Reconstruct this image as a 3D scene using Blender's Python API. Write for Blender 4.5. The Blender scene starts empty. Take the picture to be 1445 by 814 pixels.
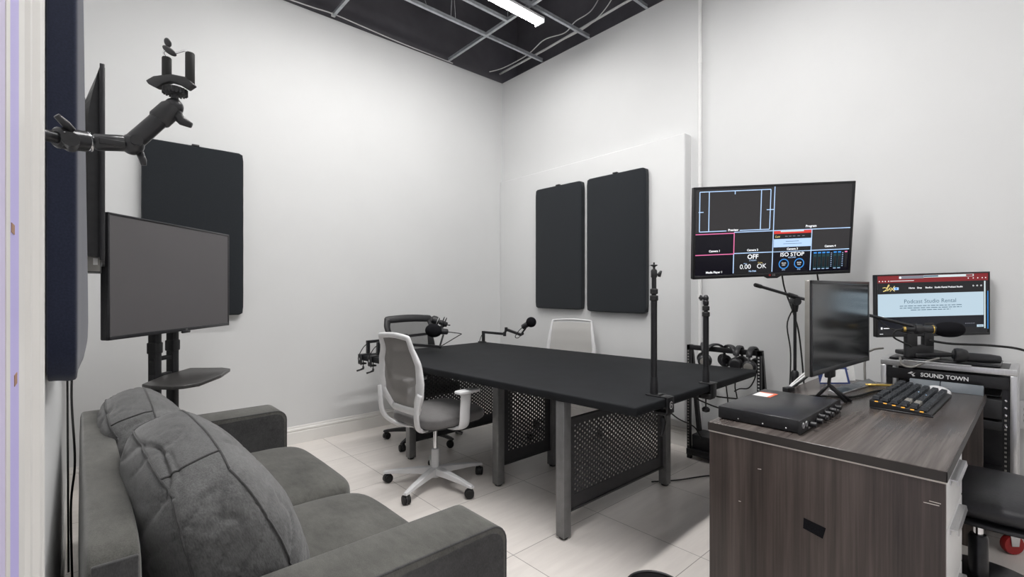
import bpy, bmesh, math, random
from mathutils import Vector, Matrix, noise
random.seed(7)
SC = bpy.context.scene
COL = SC.collection
PI = math.pi
V = Vector

# ------------------------------------------------------------------ materials
def new_mat(name):
    m = bpy.data.materials.new(name); m.use_nodes = True
    nt = m.node_tree
    return m, nt, nt.nodes['Principled BSDF']

def lk(nt, a, b): nt.links.new(a, b)

def math_node(nt, op, a, b=None, c=None):
    n = nt.nodes.new('ShaderNodeMath'); n.operation = op
    for i, v in enumerate((a, b, c)):
        if v is None: continue
        if isinstance(v, (int, float)): n.inputs[i].default_value = v
        else: lk(nt, v, n.inputs[i])
    return n.outputs[0]

def coords(nt, scale=(1, 1, 1)):
    t = nt.nodes.new('ShaderNodeTexCoord'); mp = nt.nodes.new('ShaderNodeMapping')
    mp.inputs['Scale'].default_value = scale
    lk(nt, t.outputs['Object'], mp.inputs['Vector'])
    return mp.outputs[0]

def noise_node(nt, vec, scale, detail=4, rough=.55):
    n = nt.nodes.new('ShaderNodeTexNoise'); n.inputs['Scale'].default_value = scale
    n.inputs['Detail'].default_value = detail; n.inputs['Roughness'].default_value = rough
    lk(nt, vec, n.inputs['Vector'])
    return n.outputs['Fac']

def ramp(nt, fac, stops):
    r = nt.nodes.new('ShaderNodeValToRGB')
    els = r.color_ramp.elements
    while len(els) < len(stops): els.new(.5)
    for e, (p, c) in zip(els, stops):
        e.position = p; e.color = (*c, 1)
    lk(nt, fac, r.inputs[0])
    return r.outputs[0]

def bump(nt, bsdf, h, strength, dist=.002):
    b = nt.nodes.new('ShaderNodeBump'); b.inputs['Strength'].default_value = strength
    b.inputs['Distance'].default_value = dist
    lk(nt, h, b.inputs['Height']); lk(nt, b.outputs[0], bsdf.inputs['Normal'])

def plain(name, col, rough=.5, metal=0, var=.06, nscale=30, bmp=0, scale=(1, 1, 1), spec=.5, bdist=.002):
    m, nt, b = new_mat(name)
    f = noise_node(nt, coords(nt, scale), nscale)
    lo = tuple(max(0, c * (1 - var)) for c in col); hi = tuple(min(1, c * (1 + var)) for c in col)
    lk(nt, ramp(nt, f, [(.3, lo), (.7, hi)]), b.inputs['Base Color'])
    b.inputs['Roughness'].default_value = rough; b.inputs['Metallic'].default_value = metal
    b.inputs['Specular IOR Level'].default_value = spec
    if bmp: bump(nt, b, f, bmp, bdist)
    return m

def glow(name, col, strength):
    m, nt, b = new_mat(name)
    f = noise_node(nt, coords(nt), 4)
    lk(nt, ramp(nt, f, [(0, tuple(c * .97 for c in col)), (1, col)]), b.inputs['Emission Color'])
    b.inputs['Base Color'].default_value = (.006, .006, .006, 1); b.inputs['Roughness'].default_value = .25; b.inputs['Specular IOR Level'].default_value = .3
    b.inputs['Emission Strength'].default_value = strength
    return m

def wood(name, axis, dark, mid, light, rough=.35):
    m, nt, b = new_mat(name)
    sc = [14, 14, 14]; sc[axis] = .55
    f1 = noise_node(nt, coords(nt, tuple(sc)), 1.0, 6, .62)
    sc2 = [60, 60, 60]; sc2[axis] = 1.3
    f2 = noise_node(nt, coords(nt, tuple(sc2)), 1.6, 4, .6)
    mixf = math_node(nt, 'ADD', math_node(nt, 'MULTIPLY', f1, .62), math_node(nt, 'MULTIPLY', f2, .38))
    lk(nt, ramp(nt, mixf, [(.34, dark), (.5, mid), (.66, light)]), b.inputs['Base Color'])
    b.inputs['Roughness'].default_value = rough
    bump(nt, b, f2, .08, .0006)
    return m

def floor_mat():
    m, nt, b = new_mat('porcelain_tile')
    t = nt.nodes.new('ShaderNodeTexCoord'); s = nt.nodes.new('ShaderNodeSeparateXYZ')
    lk(nt, t.outputs['Object'], s.inputs[0])
    def line(o, off, pitch):
        u = math_node(nt, 'DIVIDE', math_node(nt, 'ADD', o, -off + pitch * 20), pitch)
        fr = math_node(nt, 'FRACT', u)
        d = math_node(nt, 'MINIMUM', fr, math_node(nt, 'SUBTRACT', 1.0, fr))
        return math_node(nt, 'MULTIPLY', d, pitch), math_node(nt, 'FLOOR', u)
    dx, ix = line(s.outputs[0], 1.55, .65)
    dy, iy = line(s.outputs[1], 1.70, .613)
    d = math_node(nt, 'MINIMUM', dx, dy)
    g = math_node(nt, 'LESS_THAN', d, .0018)
    mp = nt.nodes.new('ShaderNodeMapping'); mp.inputs['Scale'].default_value = (1.2, 9, 1)
    lk(nt, t.outputs['Object'], mp.inputs['Vector'])
    f = noise_node(nt, mp.outputs[0], 3, 5, .6)
    wn = nt.nodes.new('ShaderNodeTexWhiteNoise'); cmb = nt.nodes.new('ShaderNodeCombineXYZ')
    lk(nt, ix, cmb.inputs[0]); lk(nt, iy, cmb.inputs[1]); lk(nt, cmb.outputs[0], wn.inputs['Vector'])
    ff = math_node(nt, 'ADD', math_node(nt, 'MULTIPLY', f, .8), math_node(nt, 'MULTIPLY', wn.outputs['Value'], .2))
    c = ramp(nt, ff, [(.3, (.72, .675, .64)), (.7, (.81, .765, .725))])
    mx = nt.nodes.new('ShaderNodeMix'); mx.data_type = 'RGBA'
    lk(nt, g, mx.inputs[0]); lk(nt, c, mx.inputs[6]); mx.inputs[7].default_value = (.30, .27, .25, 1)
    lk(nt, mx.outputs[2], b.inputs['Base Color'])
    b.inputs['Roughness'].default_value = .32
    bump(nt, b, math_node(nt, 'SUBTRACT', 1.0, g), .3, .001)
    return m

def perforated(name, pitch_x, pitch_z, rad, col):
    """sheet metal in a local x-z plane with staggered round holes"""
    m, nt, b = new_mat(name)
    t = nt.nodes.new('ShaderNodeTexCoord'); s = nt.nodes.new('ShaderNodeSeparateXYZ')
    lk(nt, t.outputs['Object'], s.inputs[0])
    def cell(ox, oz):
        fx = math_node(nt, 'SUBTRACT', math_node(nt, 'FRACT', math_node(nt, 'ADD', math_node(nt, 'DIVIDE', s.outputs[0], pitch_x), 50 + ox)), .5)
        fz = math_node(nt, 'SUBTRACT', math_node(nt, 'FRACT', math_node(nt, 'ADD', math_node(nt, 'DIVIDE', s.outputs[2], pitch_z), 50 + oz)), .5)
        ax = math_node(nt, 'MULTIPLY', fx, pitch_x); az = math_node(nt, 'MULTIPLY', fz, pitch_z)
        return math_node(nt, 'SQRT', math_node(nt, 'ADD', math_node(nt, 'MULTIPLY', ax, ax), math_node(nt, 'MULTIPLY', az, az)))
    d = math_node(nt, 'MINIMUM', cell(0, 0), cell(.5, .5))
    solid = math_node(nt, 'GREATER_THAN', d, rad)
    f = noise_node(nt, coords(nt), 40)
    lk(nt, ramp(nt, f, [(.3, tuple(c * .92 for c in col)), (.7, col)]), b.inputs['Base Color'])
    b.inputs['Roughness'].default_value = .45; b.inputs['Metallic'].default_value = .3
    lk(nt, solid, b.inputs['Alpha'])
    return m

def mesh_fabric(name, col, alpha):
    m, nt, b = new_mat(name)
    w = nt.nodes.new('ShaderNodeTexWave'); w.inputs['Scale'].default_value = 60
    w.bands_direction = 'Z'
    lk(nt, coords(nt), w.inputs['Vector'])
    lk(nt, ramp(nt, w.outputs['Fac'], [(0, tuple(c * .85 for c in col)), (1, col)]), b.inputs['Base Color'])
    b.inputs['Roughness'].default_value = .8; b.inputs['Alpha'].default_value = alpha
    return m

def cloth(name, col, col2, wscale=420, bmp=.35):
    m, nt, b = new_mat(name)
    vec = coords(nt)
    big = noise_node(nt, vec, 5, 5, .6); fine = noise_node(nt, coords(nt, (1, 1, .35)), wscale, 2, .6)
    mid = noise_node(nt, coords(nt, (1, .35, 1)), 55, 5, .7)
    f = math_node(nt, 'ADD', math_node(nt, 'ADD', math_node(nt, 'MULTIPLY', big, .45), math_node(nt, 'MULTIPLY', fine, .3)), math_node(nt, 'MULTIPLY', mid, .25))
    lk(nt, ramp(nt, f, [(.33, col), (.67, col2)]), b.inputs['Base Color'])
    b.inputs['Roughness'].default_value = .95; b.inputs['Specular IOR Level'].default_value = .15
    b.inputs['Sheen Weight'].default_value = .25; b.inputs['Sheen Roughness'].default_value = .5
    bump(nt, b, fine, bmp, .001)
    return m

M = {}
M['wall'] = plain('white_wall_paint', (.685, .69, .692), .6, var=.012, nscale=3, bmp=.04)
M['trim'] = plain('white_gloss_trim', (.80, .785, .76), .35, var=.015, nscale=6)
M['lilac'] = plain('jamb_white_with_purple_light', (.50, .45, .80), .5, var=.05, nscale=5)  # white jamb; purple light from the next room put into its colour
M['lilacpale'] = plain('jamb_white_with_pale_purple_light', (.62, .57, .78), .5, var=.05, nscale=5)  # paler tint of the same purple light, painted on the jamb
M['rust'] = plain('bare_wood_chip', (.35, .20, .12), .8)
M['floor'] = floor_mat()
M['deck'] = plain('dark_ceiling_deck', (.125, .120, .135), .9, var=.25, nscale=2)
M['galv'] = plain('galvanised_grid', (.55, .57, .60), .38, .7, var=.15, nscale=20)
M['wirewhite'] = plain('white_cable', (.75, .75, .75), .5)
M['pipe'] = plain('painted_conduit', (.78, .78, .775), .5, var=.02)
M['black'] = plain('black_plastic', (.018, .018, .020), .42, var=.2)
M['blackmetal'] = plain('black_powder_coat', (.016, .016, .018), .38, .2, var=.2)
M['satin'] = plain('satin_black_metal', (.03, .03, .033), .28, .3, var=.15)
M['rubber'] = plain('black_rubber', (.012, .012, .012), .7, var=.2)
M['foam'] = plain('black_foam', (.010, .010, .012), 1, var=.4, nscale=400, bmp=.6, spec=.1)
M['acoustic'] = plain('black_acoustic_fabric', (.016, .019, .023), .95, var=.18, nscale=260, bmp=.3, spec=.2)
M['navy'] = plain('navy_black_acoustic_fabric', (.016, .020, .040), 1.0, var=.2, nscale=260, spec=0)
for _k in ('navy', 'acoustic'):
    _b = M[_k].node_tree.nodes['Principled BSDF']; _b.inputs['Sheen Weight'].default_value = .22 if _k == 'navy' else .12; _b.inputs['Sheen Roughness'].default_value = .6
M['tablecloth'] = plain('black_table_cloth', (.0095, .0105, .0125), .75, var=.2, nscale=9, bmp=.03, spec=.25, bdist=.004)
M['gunmetal'] = plain('gunmetal_leg', (.19, .19, .192), .40, .35, var=.1, nscale=25)
M['perf'] = perforated('perforated_gunmetal', .040, .028, .0054, (.05, .05, .053))
M['gunflat'] = plain('gunmetal_sheet', (.05, .05, .053), .45, .3, var=.1)
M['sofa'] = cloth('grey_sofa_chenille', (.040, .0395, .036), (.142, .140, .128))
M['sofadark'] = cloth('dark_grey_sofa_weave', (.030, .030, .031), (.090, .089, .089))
M['cushion'] = cloth('grey_cushion_linen', (.045, .045, .046), (.175, .175, .175), 300, .7)
M['seam'] = plain('dark_seam', (.04, .04, .04), .9)
M['chairwhite'] = plain('white_chair_plastic', (.72, .72, .73), .38, var=.02)
M['meshgrey'] = mesh_fabric('grey_chair_mesh', (.30, .285, .275), .86)
M['meshwhite'] = mesh_fabric('pale_chair_mesh', (.50, .49, .475), .94)
M['meshblack'] = mesh_fabric('black_chair_mesh', (.05, .05, .05), .62)
M['seatgrey'] = cloth('grey_seat_fabric', (.12, .115, .115), (.17, .165, .165))
M['seatblack'] = cloth('black_seat_fabric', (.015, .015, .015), (.03, .03, .03))
M['leather'] = plain('black_leather', (.018, .018, .021), .38, var=.25, nscale=90, bmp=.25)
M['chrome'] = plain('chrome', (.75, .75, .77), .15, 1, var=.03)
M['silver'] = plain('brushed_aluminium', (.62, .62, .63), .32, .85, var=.06, nscale=40, scale=(1, 12, 1))
M['woodtop'] = wood('dark_ash_top', 0, (.045, .036, .034), (.090, .076, .070), (.16, .140, .130), .25)
M['woodside'] = wood('dark_ash_side', 2, (.018, .0135, .012), (.056, .042, .037), (.105, .082, .073), .42)
M['edgedark'] = plain('dark_edge_band', (.030, .025, .023), .45, var=.2, nscale=14)
M['edgewhite'] = plain('pale_board_edge', (.62, .58, .53), .5)
M['drawer'] = plain('white_drawer_front', (.74, .74, .74), .4, var=.02)
M['screen'] = plain('black_glass', (.016, .018, .020), .16, var=.1, spec=.7)
M['screengrey'] = plain('screen_with_grey_sheen', (.085, .080, .083), .45, var=.04, nscale=2, spec=.6)  # grey base colour stands in for the room reflected in the glossy screen
M['bezel'] = plain('black_bezel', (.012, .012, .014), .3)
M['greybezel'] = plain('warm_grey_bezel', (.30, .29, .27), .4, .4)
M['slate'] = plain('slate_grey_plastic', (.13, .15, .17), .45)
M['glossyslate'] = plain('glossy_slate_glass', (.05, .06, .07), .12)
M['paper'] = plain('white_paper', (.78, .78, .77), .7)
M['blueprint'] = plain('navy_print', (.02, .04, .16), .5)
M['orange'] = plain('orange_print', (.75, .16, .08), .6)
M['whitepaint'] = plain('white_marking', (.85, .85, .85), .5)
M['red'] = plain('red_wheel_rubber', (.35, .015, .015), .5)
M['gold'] = plain('gold_foil', (.65, .45, .12), .3, .7)
M['keycap'] = plain('charcoal_keycap', (.030, .034, .040), .45)
M['keycapgrey'] = plain('pale_grey_keycap', (.28, .27, .25), .5)
M['amber'] = glow('amber_key_light', (1.0, .50, .08), .9)
M['bluekey'] = glow('blue_key_light', (.45, .7, 1.0), 1.0)
M['shelfwood'] = plain('dark_shelf_laminate', (.045, .043, .042), .35, var=.3, nscale=12, scale=(8, 1, 1))
M['tube'] = glow('white_led_diffuser', (1.0, .985, .965), 50.0)
M['tube2'] = glow('white_led_diffuser_bright', (1.0, .985, .97), 96.0)
M['tube_added'] = glow('added_led_diffuser_dim', (1.0, .985, .97), 22.0)  # weak glow for the added tube behind the camera
E = {}
for k, c, s in [('bg', (.034, .032, .034), .9), ('dark', (.002, .0015, .006), .9), ('mid', (.014, .014, .016), .9), ('line', (.50, .70, 1.0), .95), ('pink', (1.0, .22, .48), .85), ('white', (.95, .97, 1.0), 1.0),
                ('blue', (.05, .30, .80), .9), ('pale', (.52, .66, .76), .9), ('redbar', (.20, .018, .022), 1.0), ('redbright', (.75, .05, .04), .9), ('header', (.014, .014, .016), 1.0),
                ('ink', (.10, .17, .23), .9), ('goldtext', (.85, .68, .25), 1.0), ('tabgrey', (.20, .21, .25), 1.0), ('tabpale', (.62, .72, .74), 1.0), ('teal', (.012, .045, .055), 1.0), ('footer', (.010, .011, .016), 1.0), ('thumb', (.48, .66, .98), 1.0)]:
    E[k] = glow('display_' + k, c, s)

# ------------------------------------------------------------------ mesh builder
class MB:
    def __init__(s): s.v = []; s.f = []; s.fm = []; s.sm = []; s.mats = []
    def add(s, verts, faces, mat, smooth=False, mtx=None):
        if mat not in s.mats: s.mats.append(mat)
        mi = s.mats.index(mat); o = len(s.v)
        s.v += [(mtx @ V(p)) if mtx else V(p) for p in verts]
        for f in faces:
            s.f.append([i + o for i in f]); s.fm.append(mi); s.sm.append(smooth)
        return s
    def bmadd(s, bm, mat, smooth=False, mtx=None):
        bm.verts.index_update()
        s.add([v.co.copy() for v in bm.verts], [[v.index for v in f.verts] for f in bm.faces], mat, smooth, mtx)
        bm.free(); return s
    def box(s, c, size, mat, bev=0, seg=2, mtx=None, smooth=None):
        bm = bmesh.new(); bmesh.ops.create_cube(bm, size=1)
        for v in bm.verts: v.co = V((v.co.x * size[0], v.co.y * size[1], v.co.z * size[2])) + V(c)
        if bev: bmesh.ops.bevel(bm, geom=bm.edges[:], offset=bev, segments=seg, profile=.5, affect='EDGES', clamp_overlap=True)
        return s.bmadd(bm, mat, bool(bev) if smooth is None else smooth, mtx)
    def lohi(s, a, b, mat, bev=0, seg=2, mtx=None):
        a, b = V(a), V(b)
        return s.box((a + b) / 2, [abs(b[i] - a[i]) for i in range(3)], mat, bev, seg, mtx)
    def cyl(s, p0, p1, r0, mat, r1=None, n=20, caps=True):
        return s.lathe([(r0, 0), (r0 if r1 is None else r1, (V(p1) - V(p0)).length)], p0, V(p1) - V(p0), mat, n, caps)
    def lathe(s, prof, origin, axis, mat, n=24, caps=True, sharp=True):
        z = V(axis).normalized(); x = z.orthogonal().normalized(); y = z.cross(x)
        vs = []; fs = []; caplist = []
        pr = []
        for i, p in enumerate(prof):
            pr.append(p)
            if sharp and 0 < i < len(prof) - 1:
                a = V((prof[i][0] - prof[i-1][0], prof[i][1] - prof[i-1][1])); b = V((prof[i+1][0] - prof[i][0], prof[i+1][1] - prof[i][1]))
                if a.length > 1e-7 and b.length > 1e-7 and a.angle(b) > .6: pr.append(None); pr.append(p)
        rings = []
        prev = None
        for p in pr:
            if p is None: prev = None; continue
            idx = len(vs)
            for k in range(n):
                a = 2 * PI * k / n
                vs.append(V(origin) + z * p[1] + (x * math.cos(a) + y * math.sin(a)) * max(p[0], 1e-5))
            if prev is not None:
                for k in range(n):
                    fs.append([prev + k, prev + (k + 1) % n, idx + (k + 1) % n, idx + k])
            prev = idx; rings.append(idx)
        s.add(vs, fs, mat, True)
        if caps:
            for ri, p, flip in ((rings[0], prof[0], True), (rings[-1], prof[-1], False)):
                if p[0] > 1e-4:
                    ring = [vs[ri + k] for k in range(n)]
                    s.add(ring, [list(range(n))[::-1] if flip else list(range(n))], mat)
        return s
    def tube(s, pts, r, mat, n=8, smooth=0, closed=False):
        pts = [V(p) for p in pts]
        if smooth: pts = catmull(pts, smooth, closed)
        rs = r if isinstance(r, (list, tuple)) else [r] * len(pts)
        cs = [(math.cos(2 * PI * k / n), math.sin(2 * PI * k / n)) for k in range(n)]
        vs = []; fs = []; L = len(pts)
        t0 = (pts[1] - pts[0]).normalized(); up = t0.orthogonal().normalized()
        for i, p in enumerate(pts):
            if closed: t = (pts[(i + 1) % L] - pts[i - 1]).normalized()
            else: t = (pts[min(i + 1, L - 1)] - pts[max(i - 1, 0)]).normalized()
            up = (up - t * up.dot(t)); up = up.normalized() if up.length > 1e-6 else t.orthogonal().normalized()
            sd = t.cross(up)
            for a, b in cs: vs.append(p + (up * a + sd * b) * rs[i])
        for i in range(L if closed else L - 1):
            j = (i + 1) % L
            for k in range(n): fs.append([i * n + k, i * n + (k + 1) % n, j * n + (k + 1) % n, j * n + k])
        if not closed: fs += [list(range(n))[::-1], [(L - 1) * n + k for k in range(n)]]
        return s.add(vs, fs, mat, True)
    def prism(s, poly, org, u, v, depth, mat, bev=0, seg=2):
        """poly in (u,v) extruded along u x v by depth"""
        u, v = V(u).normalized(), V(v).normalized(); w = u.cross(v)
        bm = bmesh.new()
        a = [bm.verts.new(V(org) + u * p[0] + v * p[1]) for p in poly]
        b = [bm.verts.new(V(org) + u * p[0] + v * p[1] + w * depth) for p in poly]
        n = len(poly)
        bm.faces.new(a[::-1]); bm.faces.new(b)
        for i in range(n): bm.faces.new([a[i], a[(i + 1) % n], b[(i + 1) % n], b[i]])
        bmesh.ops.recalc_face_normals(bm, faces=bm.faces[:])
        if bev: bmesh.ops.bevel(bm, geom=bm.edges[:], offset=bev, segments=seg, profile=.5, affect='EDGES', clamp_overlap=True)
        return s.bmadd(bm, mat, bool(bev))
    def sweep(s, pts, sides, ups, cross, mat, closed=False):
        """cross-section (a,b) polygon placed at pts with a along sides, b along ups"""
        n = len(cross); L = len(pts); vs = []; fs = []
        for p, a, b in zip(pts, sides, ups):
            for q in cross:
                q2 = q
                vs.append(V(p) + V(a) * q2[0] + V(b) * q2[1])
        for i in range(L if closed else L - 1):
            j = (i + 1) % L
            for k in range(n): fs.append([i * n + k, j * n + k, j * n + (k + 1) % n, i * n + (k + 1) % n])
        if not closed: fs += [list(range(n)), [(L - 1) * n + k for k in range(n)][::-1]]
        return s.add(vs, fs, mat, True)
    def ell(s, c, rad, mat, axis=(0, 0, 1), nu=24, nv=14, pw=1.0):
        z = V(axis).normalized(); x = z.orthogonal().normalized(); y = z.cross(x)
        vs = []; fs = []
        def sp(t): return math.copysign(abs(t) ** pw, t)
        for i in range(nv + 1):
            t = PI * i / nv
            for k in range(nu):
                a = 2 * PI * k / nu
                vs.append(V(c) + x * sp(math.cos(a)) * sp(math.sin(t)) * rad[0] + y * sp(math.sin(a)) * sp(math.sin(t)) * rad[1] + z * sp(math.cos(t)) * rad[2])
        for i in range(nv):
            for k in range(nu): fs.append([i * nu + k, (i + 1) * nu + k, (i + 1) * nu + (k + 1) % nu, i * nu + (k + 1) % nu])
        return s.add(vs, fs, mat, True)
    def puff(s, c, half, mat, crown=(0, 0, 0), pw=.35, n=22, wr=0, ws=6, seed=0, mtx=None):
        """cushion: box superellipsoid with crowned faces and optional wrinkles"""
        bm = bmesh.new(); bmesh.ops.create_cube(bm, size=2)
        bmesh.ops.subdivide_edges(bm, edges=bm.edges[:], cuts=n, use_grid_fill=True)
        for v in bm.verts:
            p = v.co.copy()
            e = 1 / pw
            L = (abs(p.x) ** e + abs(p.y) ** e + abs(p.z) ** e) ** (1 / e)
            q = p / L
            f = [(1 - q[(i + 1) % 3] ** 2) * (1 - q[(i + 2) % 3] ** 2) for i in range(3)]
            r = V((q.x * half[0], q.y * half[1], q.z * half[2]))
            for i in range(3): r[i] += math.copysign(crown[i] * max(0, f[i]), q[i]) * min(1, abs(q[i]) * 1.2)
            if wr:
                d = noise.fractal(V((r.x * ws + seed, r.y * ws * .5, r.z * ws * 2.2)), .9, 2.0, 4)
                r += q.normalized() * d * wr
            v.co = r + V(c)
        return s.bmadd(bm, mat, True, mtx)
    def text(s, body, org, u, v, size, mat, align='CENTER', depth=.0006, font_scale_x=1.0, shear=0, bold=0):
        cu = bpy.data.curves.new('t', 'FONT'); cu.body = body; cu.size = size; cu.align_x = align; cu.align_y = 'CENTER'
        cu.extrude = 0; cu.shear = shear; cu.offset = bold; cu.resolution_u = 3
        ob = bpy.data.objects.new('t', cu); COL.objects.link(ob)
        dg = bpy.context.evaluated_depsgraph_get()
        me = ob.evaluated_get(dg).to_mesh()
        u, v = V(u).normalized(), V(v).normalized(); w = u.cross(v)
        vs = [V(org) + u * p.co.x * font_scale_x + v * p.co.y + w * depth for p in me.vertices]
        s.add(vs, [list(p.vertices) for p in me.polygons], mat)
        ob.evaluated_get(dg).to_mesh_clear()
        bpy.data.objects.remove(ob); bpy.data.curves.remove(cu)
        return s
    def build(s, name, parent=None, world=False, label=None, merge=False):
        me = bpy.data.meshes.new(name)
        vs = s.v
        if parent is not None and world:
            inv = WM[parent.name].inverted(); vs = [inv @ p for p in s.v]
        me.from_pydata([tuple(p) for p in vs], [], s.f)
        for m in s.mats: me.materials.append(m)
        me.polygons.foreach_set('material_index', s.fm); me.polygons.foreach_set('use_smooth', s.sm)
        me.update()
        o = bpy.data.objects.new(name, me); COL.objects.link(o)
        WM[o.name] = (WM[parent.name].copy() if parent is not None else Matrix.Identity(4))
        if parent is not None: o.parent = parent
        if label: o['label'] = label
        return o

WM = {}
def catmull(pts, seg, closed=False):
    out = []; n = len(pts)
    rng = range(n) if closed else range(n - 1)
    for i in rng:
        p0 = pts[(i - 1) % n] if (closed or i > 0) else pts[0]
        p1 = pts[i]; p2 = pts[(i + 1) % n]
        p3 = pts[(i + 2) % n] if (closed or i + 2 < n) else pts[-1]
        for k in range(seg):
            t = k / seg
            out.append(.5 * ((2 * p1) + (p2 - p0) * t + (2 * p0 - 5 * p1 + 4 * p2 - p3) * t * t + (3 * p1 - p0 - 3 * p2 + p3) * t ** 3))
    if not closed: out.append(pts[-1])
    return out

def frame(center, right, up):
    x = V(right).normalized(); z = V(up); z = (z - x * z.dot(x)).normalized(); y = z.cross(x)
    m = Matrix((x, y, z)).transposed().to_4x4(); m.translation = V(center)
    return m

def thing(name, label, cat, loc=(0, 0, 0), rz=0, group=None, mtx=None):
    o = bpy.data.objects.new(name, None); COL.objects.link(o)
    o.empty_display_size = .1
    m = mtx if mtx is not None else Matrix.Translation(V(loc)) @ Matrix.Rotation(rz, 4, 'Z')
    o.matrix_world = m; WM[o.name] = m.copy()
    tag(o, label, cat, group)
    return o
def tag(o, label, cat, group=None):
    o['label'] = label; o['category'] = cat
    if group: o['group'] = group
    return o
def struct(o, label=None):
    o['kind'] = 'structure'
    if label: o['label'] = label
    return o

# ------------------------------------------------------------------ room shell
HW = 3.62
WBX = lambda y: 3.60 + (4.13 - y) * .026           # face of the right wall
ang = math.atan(.026)
struct(MB().lohi((-.2, -1.95, -.1), (3.95, 4.3, 0), M['floor']).build('floor'), 'pale beige square tiled floor')
struct(MB().lohi((-.2, 4.13, 0), (3.9, 4.25, HW), M['wall']).build('wall_back'), 'tall white back wall')
bm_ = MB()
y0, y1 = -1.9, 4.25
a = [(WBX(y1), y1, 0), (WBX(y0), y0, 0), (WBX(y0), y0, HW + .04 * (4.13 - y0)), (WBX(y1), y1, HW)]
b = [(p[0] + .12, p[1], p[2]) for p in a]
bm_.add(a + b, [[0, 1, 2, 3], [7, 6, 5, 4], [0, 4, 5, 1], [1, 5, 6, 2], [2, 6, 7, 3], [3, 7, 4, 0]], M['wall'])
struct(bm_.build('wall_right'), 'tall white right-hand wall')
wl = MB().lohi((-.17, .20, 0), (-.05, 4.2, HW), M['wall']).lohi((-.17, -.75, 2.15), (-.05, .20, HW), M['wall']).lohi((-.17, -1.9, 0), (-.05, -.75, HW), M['wall'])
struct(wl.build('wall_left'), 'white left-hand wall with doorway')
struct(MB().lohi((-.2, -1.95, 0), (3.95, -1.83, HW), M['wall']).build('wall_front'), 'white wall behind the viewer')
ce = MB()
ce.lohi((-.3, -2.0, 4.75), (4.1, 4.4, 4.85), M['deck'])
ce.lohi((-.3, 4.16, HW + .001), (4.1, 4.26, 4.75), M['deck']).lohi((3.86, -2.0, HW + .03), (3.96, 4.26, 4.75), M['deck'])
ce.lohi((-.3, -2.0, HW + .001), (-.16, 4.26, 4.75), M['deck']).lohi((-.3, -2.0, HW + .001), (4.1, -1.9, 4.75), M['deck'])
for k in range(5): ce.lohi((-.2, -1.2 + k * 1.25, 4.45), (3.9, -1.12 + k * 1.25, 4.75), M['deck'])
struct(ce.build('ceiling'), 'open black ceiling void above the room')

# thick white board standing proud of the right wall
tr = MB()
pr = [(3.56, 4.13, .22), (3.56, 1.89, .22), (3.56, 1.89, 2.515), (3.56, 4.13, 2.486)]
bk = [(3.70, p[1], p[2]) for p in pr]
bmx = bmesh.new(); vv = [bmx.verts.new(p) for p in pr + bk]
for f in [[0, 1, 2, 3], [7, 6, 5, 4], [0, 4, 5, 1], [1, 5, 6, 2], [2, 6, 7, 3], [3, 7, 4, 0]]: bmx.faces.new([vv[i] for i in f])
bmesh.ops.recalc_face_normals(bmx, faces=bmx.faces[:])
bmesh.ops.bevel(bmx, geom=bmx.edges[:], offset=.012, segments=3, profile=.5, affect='EDGES')
tr.bmadd(bmx, M['wall'], True)
struct(tr.build('trim_1'), 'thick white painted board standing proud of the right wall')

def skirting(name, p0, p1, inward, label):
    prof = [(0, 0), (.016, 0), (.016, .095), (.012, .10), (.012, .106), (.017, .110), (.015, .122), (.009, .128), (.009, .134), (.005, .145), (0, .145)]
    p0, p1, n = V(p0), V(p1), V(inward)
    mb = MB(); vs = []
    for p in (p0, p1):
        for q in prof: vs.append(p + n * q[0] + V((0, 0, q[1])))
    k = len(prof)
    fs = [[i, (i + 1) % k, k + (i + 1) % k, k + i] for i in range(k)] + [list(range(k))[::-1], [k + i for i in range(k)]]
    mb.add(vs, fs, M['trim'])
    struct(mb.build(name), label)
skirting('baseboard_back', (-.05, 4.13, 0), (3.6, 4.13, 0), (0, -1, 0), 'white moulded skirting along the back wall')
skirting('baseboard_right', (WBX(4.13), 4.13, 0), (WBX(-1.8), -1.8, 0), (-1, -.026, 0), 'white moulded skirting along the right wall')
skirting('baseboard_left', (-.05, 1.0, 0), (-.05, 4.13, 0), (.45, 0, 0), 'white skirting behind the sofa')

# door casing and jamb with painted purple light, in front of the left wall
cs = MB()
prof = [(-.05, .2), (-.0145, .2), (-.0135, .205), (-.0135, .235), (-.0165, .240), (-.0165, .246), (-.0130, .252), (-.0130, .262), (-.0155, .267), (-.0155, .295), (-.0125, .302), (-.0125, .322), (-.0150, .328), (-.0128, .336), (-.0128, .352), (-.05, .354)]
cs.prism([(p[0], p[1]) for p in prof], (0, 0, 0), (1, 0, 0), (0, 1, 0), 2.6, M['trim'])
struct(cs.build('trim_2'), 'white moulded door casing at the left edge')
jb = MB()
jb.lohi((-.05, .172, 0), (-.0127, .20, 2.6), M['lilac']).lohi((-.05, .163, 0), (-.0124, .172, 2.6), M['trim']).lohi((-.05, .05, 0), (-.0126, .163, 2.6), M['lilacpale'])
jb.lohi((-.02, .178, 1.2945), (-.01255, .186, 1.2970), M['rust']).lohi((-.02, .186, 1.2535), (-.01255, .193, 1.2565), M['rust'])
struct(jb.build('trim_3'), 'white door jamb with purple light painted in, and hinge marks')

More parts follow.
